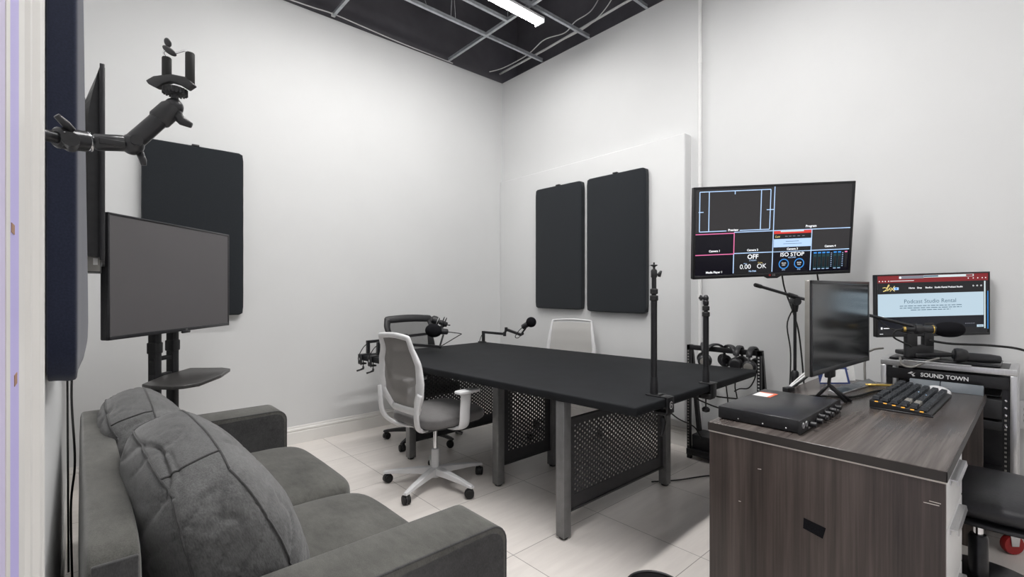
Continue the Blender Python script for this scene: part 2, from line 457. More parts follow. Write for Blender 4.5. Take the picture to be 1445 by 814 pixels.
# ------------------------------------------------------------------ ceiling grid
def zg(y): return 3.635 + .032 * (4.13 - y)
grid = thing('ceiling_grid', 'bare galvanised suspended ceiling grid with no tiles in it', 'ceiling grid', (1.8, 2, 3.62))
def tbar(name, p0, p1, w=.026, h=.036):
    p0, p1 = V(p0), V(p1); d = (p1 - p0).normalized(); sd = d.cross(V((0, 0, 1))).normalized(); up = sd.cross(d)
    cr = [(-w/2, 0), (w/2, 0), (w/2, .003), (.003, .003), (.003, h - .008), (.006, h - .008), (.006, h), (-.006, h), (-.006, h - .008), (-.003, h - .008), (-.003, .003), (-w/2, .003)]
    mb = MB().sweep([p0, p1], [sd, sd], [up, up], cr, M['galv'])
    for i in range(len(mb.sm)): mb.sm[i] = False
    return mb.build(name, grid, world=True)
for y in (3.507, 2.90, 2.28, 1.67, 1.06, .45):
    tbar('main_runner', (-.05, y, zg(y)), (WBX(y) - .004, y, zg(y)))
for x in (.43, 1.64, 2.85):
    tbar('cross_tee', (x, 4.126, zg(4.126)), (x, -1.7, zg(-1.7)))
tbar('cross_tee', (1.64, 3.2, zg(3.2)), (2.85, 3.2, zg(3.2)))
tbar('cross_tee', (.43, 3.2, zg(3.2)), (1.64, 3.2, zg(3.2)))
for (x, y, dx, dy) in [(1.64, 3.9, -.1, .1), (1.95, 3.507, 0, .0), (2.2, 3.507, -.18, .25), (2.45, 3.507, .05, 0), (2.5, 3.507, 0, .1), (2.85, 3.2, 0, 0), (1.3, 3.507, 0, .1)]:
    MB().tube([(x, y, zg(y) + .03), (x + dx, y + dy, 4.7)], .0022, M['galv'], 6).build('hanger_wire', grid, world=True)
cl_ = MB().box((1.64, 4.112, zg(4.11) + .012), (.034, .016, .03), M['wirewhite'], .002)
cl_.build('end_clip', grid, world=True)

def led(y, x0, x1, label, mat='tube2'):
    z = 3.60 if y > 2 else 3.62
    t = thing('led_strip_light', label, 'ceiling light', ((x0 + x1) / 2, y, z), 0, 'long tube lights')
    L = x1 - x0
    MB().box((0, 0, .036), (L, .11, .024), M['chairwhite'], .003).build('housing', t)
    d = MB(); nn = 12
    cr = [(.052 * math.cos(PI + PI * k / nn), .010 * math.sin(PI + PI * k / nn) + .024) for k in range(nn + 1)]
    d.sweep([(-L/2 + .012, 0, 0), (L/2 - .012, 0, 0)], [(0, 1, 0)] * 2, [(0, 0, 1)] * 2, cr, M[mat])
    d.build('diffuser', t)
    for s in (-1, 1): MB().box((s * (L/2 - .006), 0, .020), (.012, .112, .040), M['chairwhite'], .003).build('end_cap', t)
    for s in (-.35, .35): MB().cyl((s * L, 0, .048), (s * L, 0, .30), .002, M['black'], n=8).build('suspension_rod', t)
    return t
led(2.96, .62, 3.02, 'long white LED tube light under the bare ceiling grid, nearest the back wall', 'tube')
led(1.12, .25, 2.65, 'long white LED tube light overhead, near the desk')
led(-.75, .62, 3.02, 'added unseen LED tube light overhead, behind the viewer', 'tube_added')  # unseen tube, added as weak fill light from behind the camera

# pipes and cables up there
pz = MB().tube([(3.53, 4.1, 3.70), (3.545, 3.4, 3.725), (3.565, 2.5, 3.79), (3.60, 1.2, 3.86)], .011, M['wirewhite'], 10)
tag(pz.build('ceiling_conduit'), 'thin white conduit running above the grid along the right wall', 'conduit')
cb = MB().tube([(3.38, 4.10, 3.68), (3.46, 3.95, 3.70), (3.48, 3.6, 3.72), (3.42, 3.3, 3.74), (3.5, 3.1, 3.76), (3.48, 2.95, 3.80), (3.55, 2.8, 3.88), (3.52, 2.6, 4.05)], .005, M['wirewhite'], 8, smooth=8)
tag(cb.build('ceiling_cable'), 'loose white cable looping above the grid by the right wall', 'cable')
cb = MB().tube([(3.3, 2.2, 4.1), (3.48, 2.5, 3.86), (3.56, 2.82, 3.76), (3.55, 3.2, 3.735)], .005, M['wirewhite'], 8, smooth=8)
tag(cb.build('ceiling_cable'), 'white cable dropping diagonally across the thin ceiling conduit', 'cable')
cb = MB().tube([(1.15, 4.115, 3.632), (1.45, 4.105, 3.640), (1.64, 4.10, 3.650), (1.9, 4.105, 3.642), (2.3, 4.115, 3.632), (2.9, 4.118, 3.630)], .005, M['wirewhite'], 8, smooth=8)
tag(cb.build('ceiling_cable'), 'white cable lying along the top of the back wall', 'cable')
cp = thing('wall_conduit', 'vertical white painted conduit running down the right wall beside the thick board', 'conduit', (3.63, 1.80, 0))
cd = MB().cyl((3.632, 1.80, .15), (3.632, 1.80, 4.2), .0155, M['pipe'], n=16)
cd.build('pipe', cp, world=True)
for z in (3.05, 1.2, 2.1): MB().cyl((3.632, 1.80, z), (3.632, 1.80, z + .035), .0185, M['pipe'], n=16).build('coupling', cp, world=True)

# ------------------------------------------------------------------ acoustic panels
def panel(label, mtx, w, h, t, mat, bulge=.006, clip=True, group='black acoustic wall panels'):
    """local: x right, z up, front towards -y, back at y=0"""
    o = thing('acoustic_panel', label, 'acoustic panel', mtx=mtx, group=group)
    mb = MB(); mb.puff((0, -t/2, 0), (w/2, t/2, h/2), mat, crown=(.002, bulge, .002), pw=.028, n=20, wr=.0012, ws=9, seed=w * 7 + mtx.translation.x)
    mb.build('padded_face', o)
    if clip:
        MB().box((.0, -t + .012, h/2 + .004), (.045, .03, .014), M['black'], .003).build('top_clip', o)
    return o
def wm_back(cx, cz, y): return frame((cx, y, cz), (1, 0, 0), (0, 0, 1))
def wm_right(cy, cz, x): return frame((x, cy, cz), (0, -1, 0), (0, 0, 1))
panel('black acoustic panel on the back wall, partly behind the television on a stand', wm_back(.628, 1.692, 4.122), .613, 1.222, .05, M['acoustic'])
panel('black acoustic panel on the thick board, left of the two, nearer the corner', wm_right(3.20, 1.688, 3.556), .61, 1.215, .05, M['acoustic'])
panel('black acoustic panel on the thick board, right of the two, nearer the wall-mounted screen', wm_right(2.52, 1.682, 3.556), .625, 1.225, .05, M['acoustic'])
mm = frame((-.046, 1.655, 1.70), (-.02, 1, 0), (.0, 0, 1))
lp = thing('acoustic_panel', 'dark navy padded acoustic panel seen edge-on beside the white door casing', 'acoustic panel', mtx=frame((-.05, 1.66, 1.697), (0, 1, 0), (0, 0, 1)), group='black acoustic wall panels')
bmp_ = bmesh.new(); bmesh.ops.create_cube(bmp_, size=2); bmesh.ops.subdivide_edges(bmp_, edges=bmp_.edges[:], cuts=18, use_grid_fill=True)
for v in bmp_.verts:
    p = v.co.copy(); e = 1 / .05; L = (abs(p.x) ** e + abs(p.y) ** e + abs(p.z) ** e) ** (1 / e); q = p / L
    y = (q.y + 1) / 2 * -.05
    if q.y > 0: y -= q.y * (.009 * (q.x + 1) / 2 + .012 * max(0, q.x + .4) * (1 - q.z) / 2 + .004 * (1 - q.x ** 2) * (1 - q.z ** 4))
    hz = .613 - (.04 * max(0, q.x) ** 3 if q.z < 0 else 0)
    v.co = V((q.x * .32, y - .001, q.z * hz + .004 * noise.noise(V((q.x * 2, q.y, q.z * 5)))))
    # local -y is the room side: flip so it points to +x in the room
bmesh.ops.recalc_face_normals(bmp_, faces=bmp_.faces[:])
lpm = MB(); lpm.bmadd(bmp_, M['navy'], True)
for i, p in enumerate(lpm.v): lpm.v[i] = V((p.x, p.y, p.z))
lpm.build('padded_face', lp)

# ------------------------------------------------------------------ televisions and monitors
def slab(mb, w, h, t, mat, y0=0, bev=.004):
    return mb.box((0, y0 + t/2, 0), (w, t, h), mat, bev)

# --- television on the stand
R = V((.598, .657, 0)); c0 = V((.396, 3.061, 1.333)); w, h = .89, .562
tvm = frame(c0, R, (0, 0, 1))
tv = thing('television', 'switched-off flat television with grey screen on the black pole stand', 'television', mtx=tvm)
mb = MB(); slab(mb, w, h, .03, M['bezel'], .004, .006); mb.box((0, .05, -.03), (w * .7, .05, h * .6), M['black'], .012); mb.build('casing', tv)
fr = MB()
for (x0, x1, z0, z1) in [(-w/2, w/2, h/2 - .010, h/2), (-w/2, w/2, -h/2, -h/2 + .018), (-w/2, -w/2 + .010, -h/2, h/2), (w/2 - .010, w/2, -h/2, h/2)]:
    fr.lohi((x0, -.004, z0), (x1, .010, z1), M['satin'], .002)
fr.build('bezel', tv)
MB().lohi((-w/2 + .008, -.001, -h/2 + .016), (w/2 - .008, .006, h/2 - .008), M['screengrey']).build('screen', tv)
lg = MB(); lg.box((.05, -.004, -h/2 - .004), (.06, .012, .014), M['bezel'], .003); lg.text('LG', (.055, -.0045, -h/2 + .008), (1, 0, 0), (0, 0, 1), .012, M['silver'], depth=.001)
lg.build('badge', tv)
st = thing('television_stand', 'black two-pole floor stand with one shelf carrying the grey-screened television', 'stand', tuple(c0.xy) + (0,), math.atan2(R.y, R.x))
for s in (-1, 1):
    MB().lohi((s * .065 - .022 + .03, .078, .06), (s * .065 + .022 + .03, .122, 1.45), M['blackmetal'], .006).build('pole', st)
    MB().lohi((s * .065 - .026 + .03, .074, .94), (s * .065 + .026 + .03, .126, 1.0), M['black'], .006).build('pole_sleeve', st)
MB().lohi((-.06, .085, .80), (.12, .115, .83), M['blackmetal'], .003).lohi((-.06, .085, .90), (.12, .115, .92), M['blackmetal'], .003).build('cross_brace', st)
MB().lohi((-.25, .082, 1.20), (.30, .096, 1.24), M['blackmetal']).lohi((-.25, .082, 1.38), (.30, .096, 1.42), M['blackmetal']).lohi((-.2, .0755, 1.14), (-.16, .086, 1.5), M['blackmetal']).lohi((.2, .0755, 1.14), (.24, .086, 1.5), M['blackmetal']).build('mounting_bracket', st)
sh = [(.226, 2.871), (.255, 2.79), (.319, 2.715), (.37, 2.70), (.437, 2.722), (.56, 2.90), (.643, 3.092), (.62, 3.16), (.477, 3.275), (.40, 3.17), (.338, 3.096)]
MB().prism(sh, (0, 0, .808), (1, 0, 0), (0, 1, 0), .018, M['shelfwood'], .004).build('shelf', st, world=True)
MB().box((.03, .0, .03), (.75, .07, .05), M['blackmetal'], .01).box((-.28, -.02, .03), (.06, .5, .05), M['blackmetal'], .01).box((.34, -.02, .03), (.06, .5, .05), M['blackmetal'], .01).build('base', st)

# --- television on the left wall, seen edge-on
d = V((.0325, 1, 0)).normalized()
ctm = frame(V((.067, 2.099, 0)) + d * .55 + V((0, 0, 1.70)), d, (0, 0, 1))      # local -y faces into the room (+x)
ct = thing('television', 'wall-mounted television seen edge-on from behind its ribbed back, above the sofa', 'television', mtx=ctm)
MB().lohi((-.55, 0, -.325), (.55, .013, .33), M['satin'], .002).build('bezel', ct)
MB().lohi((-.54, -.001, -.315), (.54, .004, .32), M['screen']).build('screen', ct)
bk_ = MB()
prof = [(.012, .325), (.024, .295), (.038, .25), (.050, .21), (.056, .185), (.060, .16), (.063, .12), (.064, .05), (.064, -.31), (.012, -.315)]
secs = [(-.535, .6), (-.50, 1.0), (.50, 1.0), (.535, .6)]
vs = []; k = len(prof)
for x, f in secs:
    for q in prof: vs.append((x, .012 + (q[0] - .012) * f, q[1]))
fs = []
for i in range(3):
    for j in range(k - 1): fs.append([i * k + j, i * k + j + 1, (i + 1) * k + j + 1, (i + 1) * k + j])
fs += [list(range(k))[::-1], [3 * k + j for j in range(k)]]
bk_.add(vs, fs, M['black'])
for z in (.22, .185, .145, .105): bk_.lohi((-.49, .05, z - .004), (.49, .064, z + .004), M['black'], .002)
bk_.build('rear_housing', ct)
MB().lohi((-.50, .010, -.365), (-.30, .058, -.312), M['black'], .003).build('connector_box', ct)
MB().lohi((-.5015, .012, -.362), (-.4995, .050, -.312), M['greybezel']).lohi((-.5018, .018, -.340), (-.4992, .030, -.318), M['paper']).build('sticker', ct)
MB().lohi((-.05, .062, -.2), (.15, .125, .2), M['blackmetal'], .004).build('wall_bracket', ct)

# --- multiview screen on the right wall
tl, trr, br, bl = V((2.722, 1.379, 1.880)), V((3.435, .732, 1.921)), V((3.488, .792, 1.375)), V((2.781, 1.433, 1.336))
mvm = frame((tl + trr + br + bl) / 4, (trr - tl) + (br - bl), (tl - bl) + (trr - br))
w, h = .963, .552
mv = thing('television', 'lit wall-mounted screen showing a grid of dark camera previews', 'television', mtx=mvm)
mb = MB(); slab(mb, w, h, .03, M['bezel'], .004, .005); mb.box((0, .05, 0), (w * .75, .05, h * .65), M['black'], .012); mb.build('casing', mv)
fr = MB(); bz = .014
for (x0, x1, z0, z1) in [(-w/2, w/2, h/2 - bz, h/2), (-w/2, w/2, -h/2, -h/2 + .02), (-w/2, -w/2 + bz, -h/2, h/2), (w/2 - bz, w/2, -h/2, h/2)]:
    fr.lohi((x0, -.006, z0), (x1, .01, z1), M['bezel'], .003)
fr.prism([(-.05, 0), (.06, 0), (.035, -.014), (-.025, -.014)], (0, .006, -h/2 + .002), (1, 0, 0), (0, 0, 1), .012, M['bezel'])
fr.build('bezel', mv)
bd = MB(); bd.cyl((-.012, -.0062, -h/2 + .008), (-.012, -.0072, -h/2 + .008), .0065, M['red'], n=14); bd.text('LG', (.012, -.0062, -h/2 + .008), (1, 0, 0), (0, 0, 1), .015, M['silver'], depth=.0008)
bd.build('badge', mv)
sc_ = MB()
sw, sh_ = w - 2 * bz, h - bz - .02
def U(u): return -w/2 + bz + u * sw
def Vv(v): return h/2 - bz - v * sh_
def rect(mb, u0, v0, u1, v1, mat, lay=1):
    y = -.0008 * lay
    mb.add([(U(u0), y, Vv(v1)), (U(u1), y, Vv(v1)), (U(u1), y, Vv(v0)), (U(u0), y, Vv(v0))], [[0, 1, 2, 3]], mat)
def txt(mb, s, u, v, size, mat, lay=3, **k): mb.text(s, (U(u), -.0008 * lay, Vv(v)), (1, 0, 0), (0, 0, 1), size, mat, depth=0.0001, **k)
sc_.lohi((-w/2 + bz - .002, .0, -h/2 + .018), (w/2 - bz + .002, .006, h/2 - bz + .002), M['screen'])
rect(sc_, 0, 0, .5, .5, E['bg']); rect(sc_, .5, 0, 1, .5, E['bg'])
rect(sc_, 0, .5, .25, 1, E['dark']); rect(sc_, .25, .5, .5, 1, E['mid']); rect(sc_, .5, .5, .75, 1, E['dark']); rect(sc_, .75, .5, 1, .75, E['bg']); rect(sc_, .75, .75, 1, 1, E['dark'])
lw, lh = .0028, .0048
def hl(u0, u1, v, mat, l=2): rect(sc_, u0, v - lh, u1, v + lh, mat, l)
def vl(u, v0, v1, mat, l=2): rect(sc_, u - lw, v0, u + lw, v1, mat, l)
hl(.25, 1, .505, E['line']); hl(.25, 1, .752, E['line'])
vl(.503, 0, .985, E['line']); vl(.25, .755, .985, E['line']); vl(.752, .505, .985, E['line'])
hl(0, .25, .515, E['pink']); hl(0, .25, .757, E['pink'], 3); vl(.25, .51, .757, E['pink'], 3)
hl(.025, .478, .03, E['line']); vl(.025, .03, .485, E['line']); vl(.478, .03, .48, E['line']); hl(.025, .20, .485, E['line']); hl(.285, .478, .485, E['line'])
vl(.085, .035, .48, E['line']); vl(.418, .03, .48, E['line'])
vl(.25, .03, .07, E['line']); hl(.018, .05, .26, E['line']); hl(.455, .503, .26, E['line'])
txt(sc_, 'Preview', .243, .478, .019, E['white'], bold=.0006); txt(sc_, 'Program', .745, .468, .019, E['white'], bold=.0006)
txt(sc_, 'Camera 1', .125, .715, .017, E['white'], bold=.0006); txt(sc_, 'Camera 2', .372, .72, .017, E['white'], bold=.0006)
txt(sc_, 'Camera 4', .875, .71, .017, E['white'], bold=.0006); txt(sc_, 'Media Player 1', .125, .965, .017, E['white'], bold=.0006)
txt(sc_, 'OFF', .375, .80, .038, E['white'], bold=.0009); txt(sc_, 'STREAM', .375, .842, .012, E['line'])
txt(sc_, '0.00', .328, .915, .040, E['white']); txt(sc_, 'OK', .434, .915, .040, E['white'])
txt(sc_, 'Mb/s', .328, .877, .011, E['line']); txt(sc_, 'Cache', .424, .872, .011, E['goldtext']); txt(sc_, 'No Disk', .375, .968, .013, E['line'], bold=.0004)
# small browser picture in the third preview
rect(sc_, .508, .51, .75, .545, E['redbright'], 2); rect(sc_, .55, .51, .70, .525, E['tabpale'], 3); rect(sc_, .508, .545, .75, .605, E['header'], 2); rect(sc_, .508, .605, .75, .70, E['thumb'], 2); rect(sc_, .508, .70, .75, .75, E['header'], 2)
txt(sc_, 'Lux', .53, .575, .02, E['goldtext'], shear=.3); 
for u in (.58, .605, .63, .66, .69): rect(sc_, u, .572, u + .016, .579, E['tabgrey'], 3)
rect(sc_, .585, .632, .67, .638, E['ink'], 3); rect(sc_, .57, .66, .69, .665, E['ink'], 3)
txt(sc_, 'Camera 3', .63, .725, .017, E['white'], bold=.0006)
txt(sc_, 'ISO STOP', .63, .79, .033, E['white'], bold=.0005, font_scale_x=1.05); txt(sc_, 'RECORD', .63, .825, .012, E['line'])
def ring(mb, u, v, r, th, mat, lay=3, n=36):
    vs = []; 
    for k in range(n):
        a = 2 * PI * k / n
        for q in (r, r - th): vs.append((U(u) + q * math.cos(a), -.0008 * lay, Vv(v) + q * math.sin(a)))
    mb.add(vs, [[2 * k, 2 * k + 1, (2 * k + 3) % (2 * n), (2 * k + 2) % (2 * n)] for k in range(n)], mat)
for u in (.578, .678):
    ring(sc_, u, .898, .031, .0055, E['blue']); txt(sc_, '00:00', u, .890, .012, E['white']); txt(sc_, 'A001', u, .912, .010, E['white']); txt(sc_, 'Disk', u, .968, .011, E['line'])
for u in (.78, .808, .836, .864, .91, .938):
    rect(sc_, u - .011, .80, u + .011, .965, E['teal'], 2); rect(sc_, u - .008, .83, u + .008, .95, E['header'], 3); rect(sc_, u - .010, .775, u + .010, .792, E['blue'], 3); rect(sc_, u - .009, .968, u + .009, .975, E['line'], 3)
for k in range(8):
    rect(sc_, .882, .79 + k * .022, .890, .796 + k * .022, E['line'], 3); rect(sc_, .955, .79 + k * .022, .963, .796 + k * .022, E['line'], 3)
rect(sc_, .972, .78, .988, .965, E['mid'], 3); rect(sc_, .972, .775, .988, .79, E['pink'], 4)
sc_.build('screen', mv, label='lit screen with preview grid')
MB().tube([(.1, .06, 0), (.14, .2, -.02), (.05, .33, 0)], .018, M['blackmetal'], 10).lohi((-.12, .05, -.12), (.2, .075, .12), M['blackmetal'], .003).build('mounting_arm', mv)
ca = MB().tube([(3.25, 1.08, 1.36), (3.30, 1.08, 1.27), (3.36, 1.05, 1.12), (3.38, 1.02, .95), (3.42, 1.0, .5), (3.43, 1.0, .012)], .005, M['rubber'], 8, smooth=6)
tag(ca.build('power_cable'), 'thin black cable hanging from the lit wall screen, left of the two', 'cable')
ca = MB().tube([(3.40, .93, 1.37), (3.44, .93, 1.28), (3.47, .92, 1.1), (3.48, .92, .6), (3.47, .93, .012)], .005, M['rubber'], 8, smooth=6)
tag(ca.build('power_cable'), 'thin black cable hanging from the lit wall screen, right of the two', 'cable')

# --- browser monitor on the equipment rack
tl, trr, br, bl = V((3.30, .604, 1.348)), V((3.61, .207, 1.371)), V((3.63, .205, 1.027)), V((3.30, .601, 1.014))
tl, trr, br, bl = V((3.234, .604, 1.350)), V((3.634, .187, 1.372)), V((3.668, .184, 1.030)), V((3.237, .601, 1.016))
bcen = (tl + trr + br + bl) / 4
bmm = frame(bcen, (trr - tl) + (br - bl), (tl - bl) + (trr - br))
w, h, bz = .592, .342, .008
bm2 = thing('monitor', 'lit monitor showing a web page about studio rental, on the equipment rack', 'monitor', mtx=bmm)
mb = MB(); slab(mb, w, h, .025, M['bezel'], .003, .004); mb.box((0, .04, -.02), (w * .5, .03, h * .5), M['black'], .008); mb.build('casing', bm2)
fr = MB()
for (x0, x1, z0, z1) in [(-w/2, w/2, h/2 - bz, h/2), (-w/2, w/2, -h/2, -h/2 + .014), (-w/2, -w/2 + bz, -h/2, h/2), (w/2 - bz, w/2, -h/2, h/2)]:
    fr.lohi((x0, -.004, z0), (x1, .008, z1), M['bezel'], .002)
fr.build('bezel', bm2)
sw, sh_ = w - 2 * bz, h - bz - .014
s2 = MB(); s2.lohi((-w/2 + bz - .001, 0, -h/2 + .012), (w/2 - bz + .001, .005, h/2 - bz + .001), M['screen'])
rect(s2, 0, 0, 1, .12, E['redbar']); rect(s2, .195, .005, .42, .055, E['tabgrey'], 2); rect(s2, .42, .005, .87, .045, E['tabpale'], 2); rect(s2, .80, .01, .86, .04, E['redbar'], 3); rect(s2, .42, .01, .55, .035, E['ink'], 3)
ring(s2, .205, .035, .006, .006, E['white'], 4, 16)
rect(s2, .115, .085, .33, .093, E['white'], 3)
for u in (.015, .045, .07, .10): ring(s2, u, .09, .003, .002, E['white'], 3, 12)
for u in (.82, .865, .905, .945, .975): ring(s2, u, .075, .003, .003, E['white'], 3, 12)
rect(s2, 0, .12, 1, .31, E['header']); rect(s2, 0, .31, .96, .705, E['pale']); rect(s2, 0, .705, .985, 1, E['footer']); rect(s2, 0, .90, .985, 1, E['header'], 2)
rect(s2, .963, .13, .975, .93, E['tabpale'], 2); rect(s2, .993, .30, 1, .94, E['blue'], 2)
def stroke(mb, pts, wd, mat, lay):
    pts = catmull([V((U(u), -.0008 * lay, Vv(v))) for u, v in pts], 6); vs = []
    for i, p in enumerate(pts):
        t = (pts[min(i + 1, len(pts) - 1)] - pts[max(i - 1, 0)]).normalized(); nrm = V((-t.z, 0, t.x)) * wd
        vs += [p + nrm, p - nrm]
    mb.add(vs, [[2 * i, 2 * i + 1, 2 * i + 3, 2 * i + 2] for i in range(len(pts) - 1)], mat)
stroke(s2, [(.045, .205), (.06, .195), (.085, .20), (.105, .165), (.098, .155), (.075, .235), (.05, .262), (.075, .25), (.10, .245)], .0016, E['goldtext'], 3)
stroke(s2, [(.092, .205), (.09, .235), (.105, .22), (.11, .20), (.108, .232), (.12, .225)], .0014, E['goldtext'], 3)
stroke(s2, [(.118, .195), (.135, .23), (.155, .262)], .0016, E['goldtext'], 3); stroke(s2, [(.155, .175), (.135, .22), (.112, .262)], .0016, E['goldtext'], 3)
rect(s2, .145, .198, .19, .242, E['line'], 4); rect(s2, .158, .206, .176, .234, E['blue'], 5)
for u, t in ((.31, 'Home'), (.38, 'Shop'), (.465, 'Studios'), (.575, 'Studio Rental'), (.705, 'Podcast Studio')): txt(s2, t, u, .215, .0125, E['white'], bold=.0003)
for u in (.865, .90, .935): ring(s2, u, .205, .004, .0016, E['white'], 3, 14)
txt(s2, 'Podcast Studio Rental', .475, .445, .031, E['ink'])
for v, u0, u1 in ((.52, .20, .76), (.555, .20, .76), (.59, .30, .66)):
    x = u0
    while x < u1:
        l = random.uniform(.02, .06); rect(s2, x, v - .006, min(u1, x + l), v + .006, E['ink'], 3); x += l + .008
rect(s2, 0, .69, .055, .705, E['white'], 3)
rect(s2, .025, .875, .04, .91, E['white'], 4); rect(s2, .05, .888, .105, .9, E['white'], 4); rect(s2, .895, .865, .955, .905, E['pale'], 4); txt(s2, 'Apply', .925, .885, .009, E['ink'], 5)
for k in range(5): rect(s2, .79 + k * .018, .835, .802 + k * .018, .845, E['tabgrey'], 4)
rect(s2, .015, .985, .045, .993, E['white'], 4)
s2.build('screen', bm2, label='lit web page on the screen')
neck = MB()
nb = bmm @ V((-.06, .045, -.17))
bb_ = V((3.40, .44, .945))
ud = tuple((trr - tl).normalized()); no_ = bcen + V((-.02, .06, -.12))
MB().prism([(-.075, -.165), (.065, -.165), (.065, -.10), (-.075, -.10)], no_, ud, (0, 0, 1), .03, M['black'], .004).prism([(-.075, -.11), (-.02, -.11), (-.02, .02), (-.075, .02)], no_, ud, (0, 0, 1), .03, M['black'], .004).prism([(.015, -.11), (.065, -.11), (.065, .02), (.015, .02)], no_, ud, (0, 0, 1), .03, M['black'], .004).build('stand_neck', bm2, world=True)
MB().lohi((-.10, -.02, -.285), (.09, .14, -.262), M['black'], .006).build('stand_base', bm2)

# --- monitor on the desk
R = V((3.02 - 2.268, .594 - .643, 0)); w, h = .754, .405
dm = frame((2.644, .6185, 1.112), R, (0, 0, 1))
dmo = thing('monitor', 'switched-off glossy monitor with a pale grey side edge standing on the desk', 'monitor', mtx=dm)
mb = MB(); slab(mb, w, h, .022, M['greybezel'], .003, .003); mb.box((.05, .04, -.02), (w * .5, .04, h * .5), M['black'], .01); mb.build('casing', dmo)
fr = MB()
for (x0, x1, z0, z1) in [(-w/2, w/2, h/2 - .016, h/2), (-w/2, w/2, -h/2, -h/2 + .022), (-w/2, -w/2 + .014, -h/2, h/2), (w/2 - .014, w/2, -h/2, h/2)]:
    fr.lohi((x0, -.003, z0), (x1, .006, z1), M['satin'], .0015)
fr.build('bezel', dmo)
MB().lohi((-w/2 + .012, -.001, -h/2 + .02), (w/2 - .012, .004, h/2 - .014), M['screen']).build('screen', dmo)
ls = MB()
FX = -.085
ls.tube([(.03 + FX, .03, -.19), (.045 + FX, .045, -.282), (.038 + FX, -.03, -.352)], .008, M['black'], 8).tube([(.045 + FX, .045, -.282), (.078 + FX, -.035, -.352)], .008, M['black'], 8).tube([(.045 + FX, .045, -.282), (.05 + FX, .10, -.352)], .008, M['black'], 8).box((.03 + FX, .035, -.20), (.06, .03, .09), M['black'], .006)
ls.build('stand_foot', dmo)

# ------------------------------------------------------------------ sofa
sofa = thing('sofa', 'grey upholstered two-seat sofa along the left wall', 'sofa', (.44, 1.95, 0))
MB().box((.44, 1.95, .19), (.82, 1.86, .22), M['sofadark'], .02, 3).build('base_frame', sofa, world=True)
bf = MB(); bf.puff((.052, 1.945, .44), (.046, .765, .34), M['sofa'], pw=.07, n=22, crown=(.004, 0, .004), wr=.0015, ws=6)
bf.build('back_frame', sofa, world=True)
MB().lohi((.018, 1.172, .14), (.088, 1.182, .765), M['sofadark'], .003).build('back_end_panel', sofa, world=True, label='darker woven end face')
for y0, y1, sd, xf in ((1.0, 1.18, -1, .885), (2.715, 2.905, 1, .83)):
    yc = (y0 + y1) / 2
    mb = MB()
    pr = []; rr = .05
    prof = [(.02, .10), (.02, .615), (.05, .635)] + [(xf - rr + rr * math.sin(PI/2 * k/6), .632 - rr + rr * math.cos(PI/2 * k/6)) for k in range(7)] + [(xf, .10)]
    mb.prism(prof, (0, y1, 0), (1, 0, 0), (0, 0, 1), y1 - y0, M['sofa'], .014, 3)
    arm = mb.build('armrest', sofa, world=True)
    ye = y0 if sd < 0 else y0
    sm = MB(); pts = [(x, y0 + .004, z + .0) for x, z in prof[1:-1]] + [(xf + .000, y0 + .006, .30)]
    sm.tube([V(p) + V((0, -.001, -.004)) for p in pts], .0035, M['sofadark'], 8).build('seam', arm, world=False) if False else sm.tube([V(p) + V((0, -.001, -.004)) for p in pts], .0035, M['sofadark'], 8).build('piping', arm, world=True)
    fp = MB(); f2 = [(.03, .11), (.03, .60)] + [(xf - rr - .008 + (rr - .004) * math.sin(PI/2 * k/6), .620 - rr + (rr - .004) * math.cos(PI/2 * k/6)) for k in range(7)] + [(xf - .010, .11)]
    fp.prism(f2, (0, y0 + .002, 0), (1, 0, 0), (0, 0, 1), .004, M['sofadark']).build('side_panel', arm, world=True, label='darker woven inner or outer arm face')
for yc in (1.5625, 2.3325):
    MB().puff((.485, yc, .37), (.405, .383, .085), M['sofa'], crown=(.012, 0, .022), pw=.14, n=22, wr=.002, ws=4, seed=yc).build('seat_cushion', sofa, world=True)
for x in (.07, .78):
    for y in (1.08, 2.83): MB().lathe([(.018, 0), (.026, .085)], (x, y, 0), (0, 0, 1), M['black'], 14).build('foot', sofa, world=True)

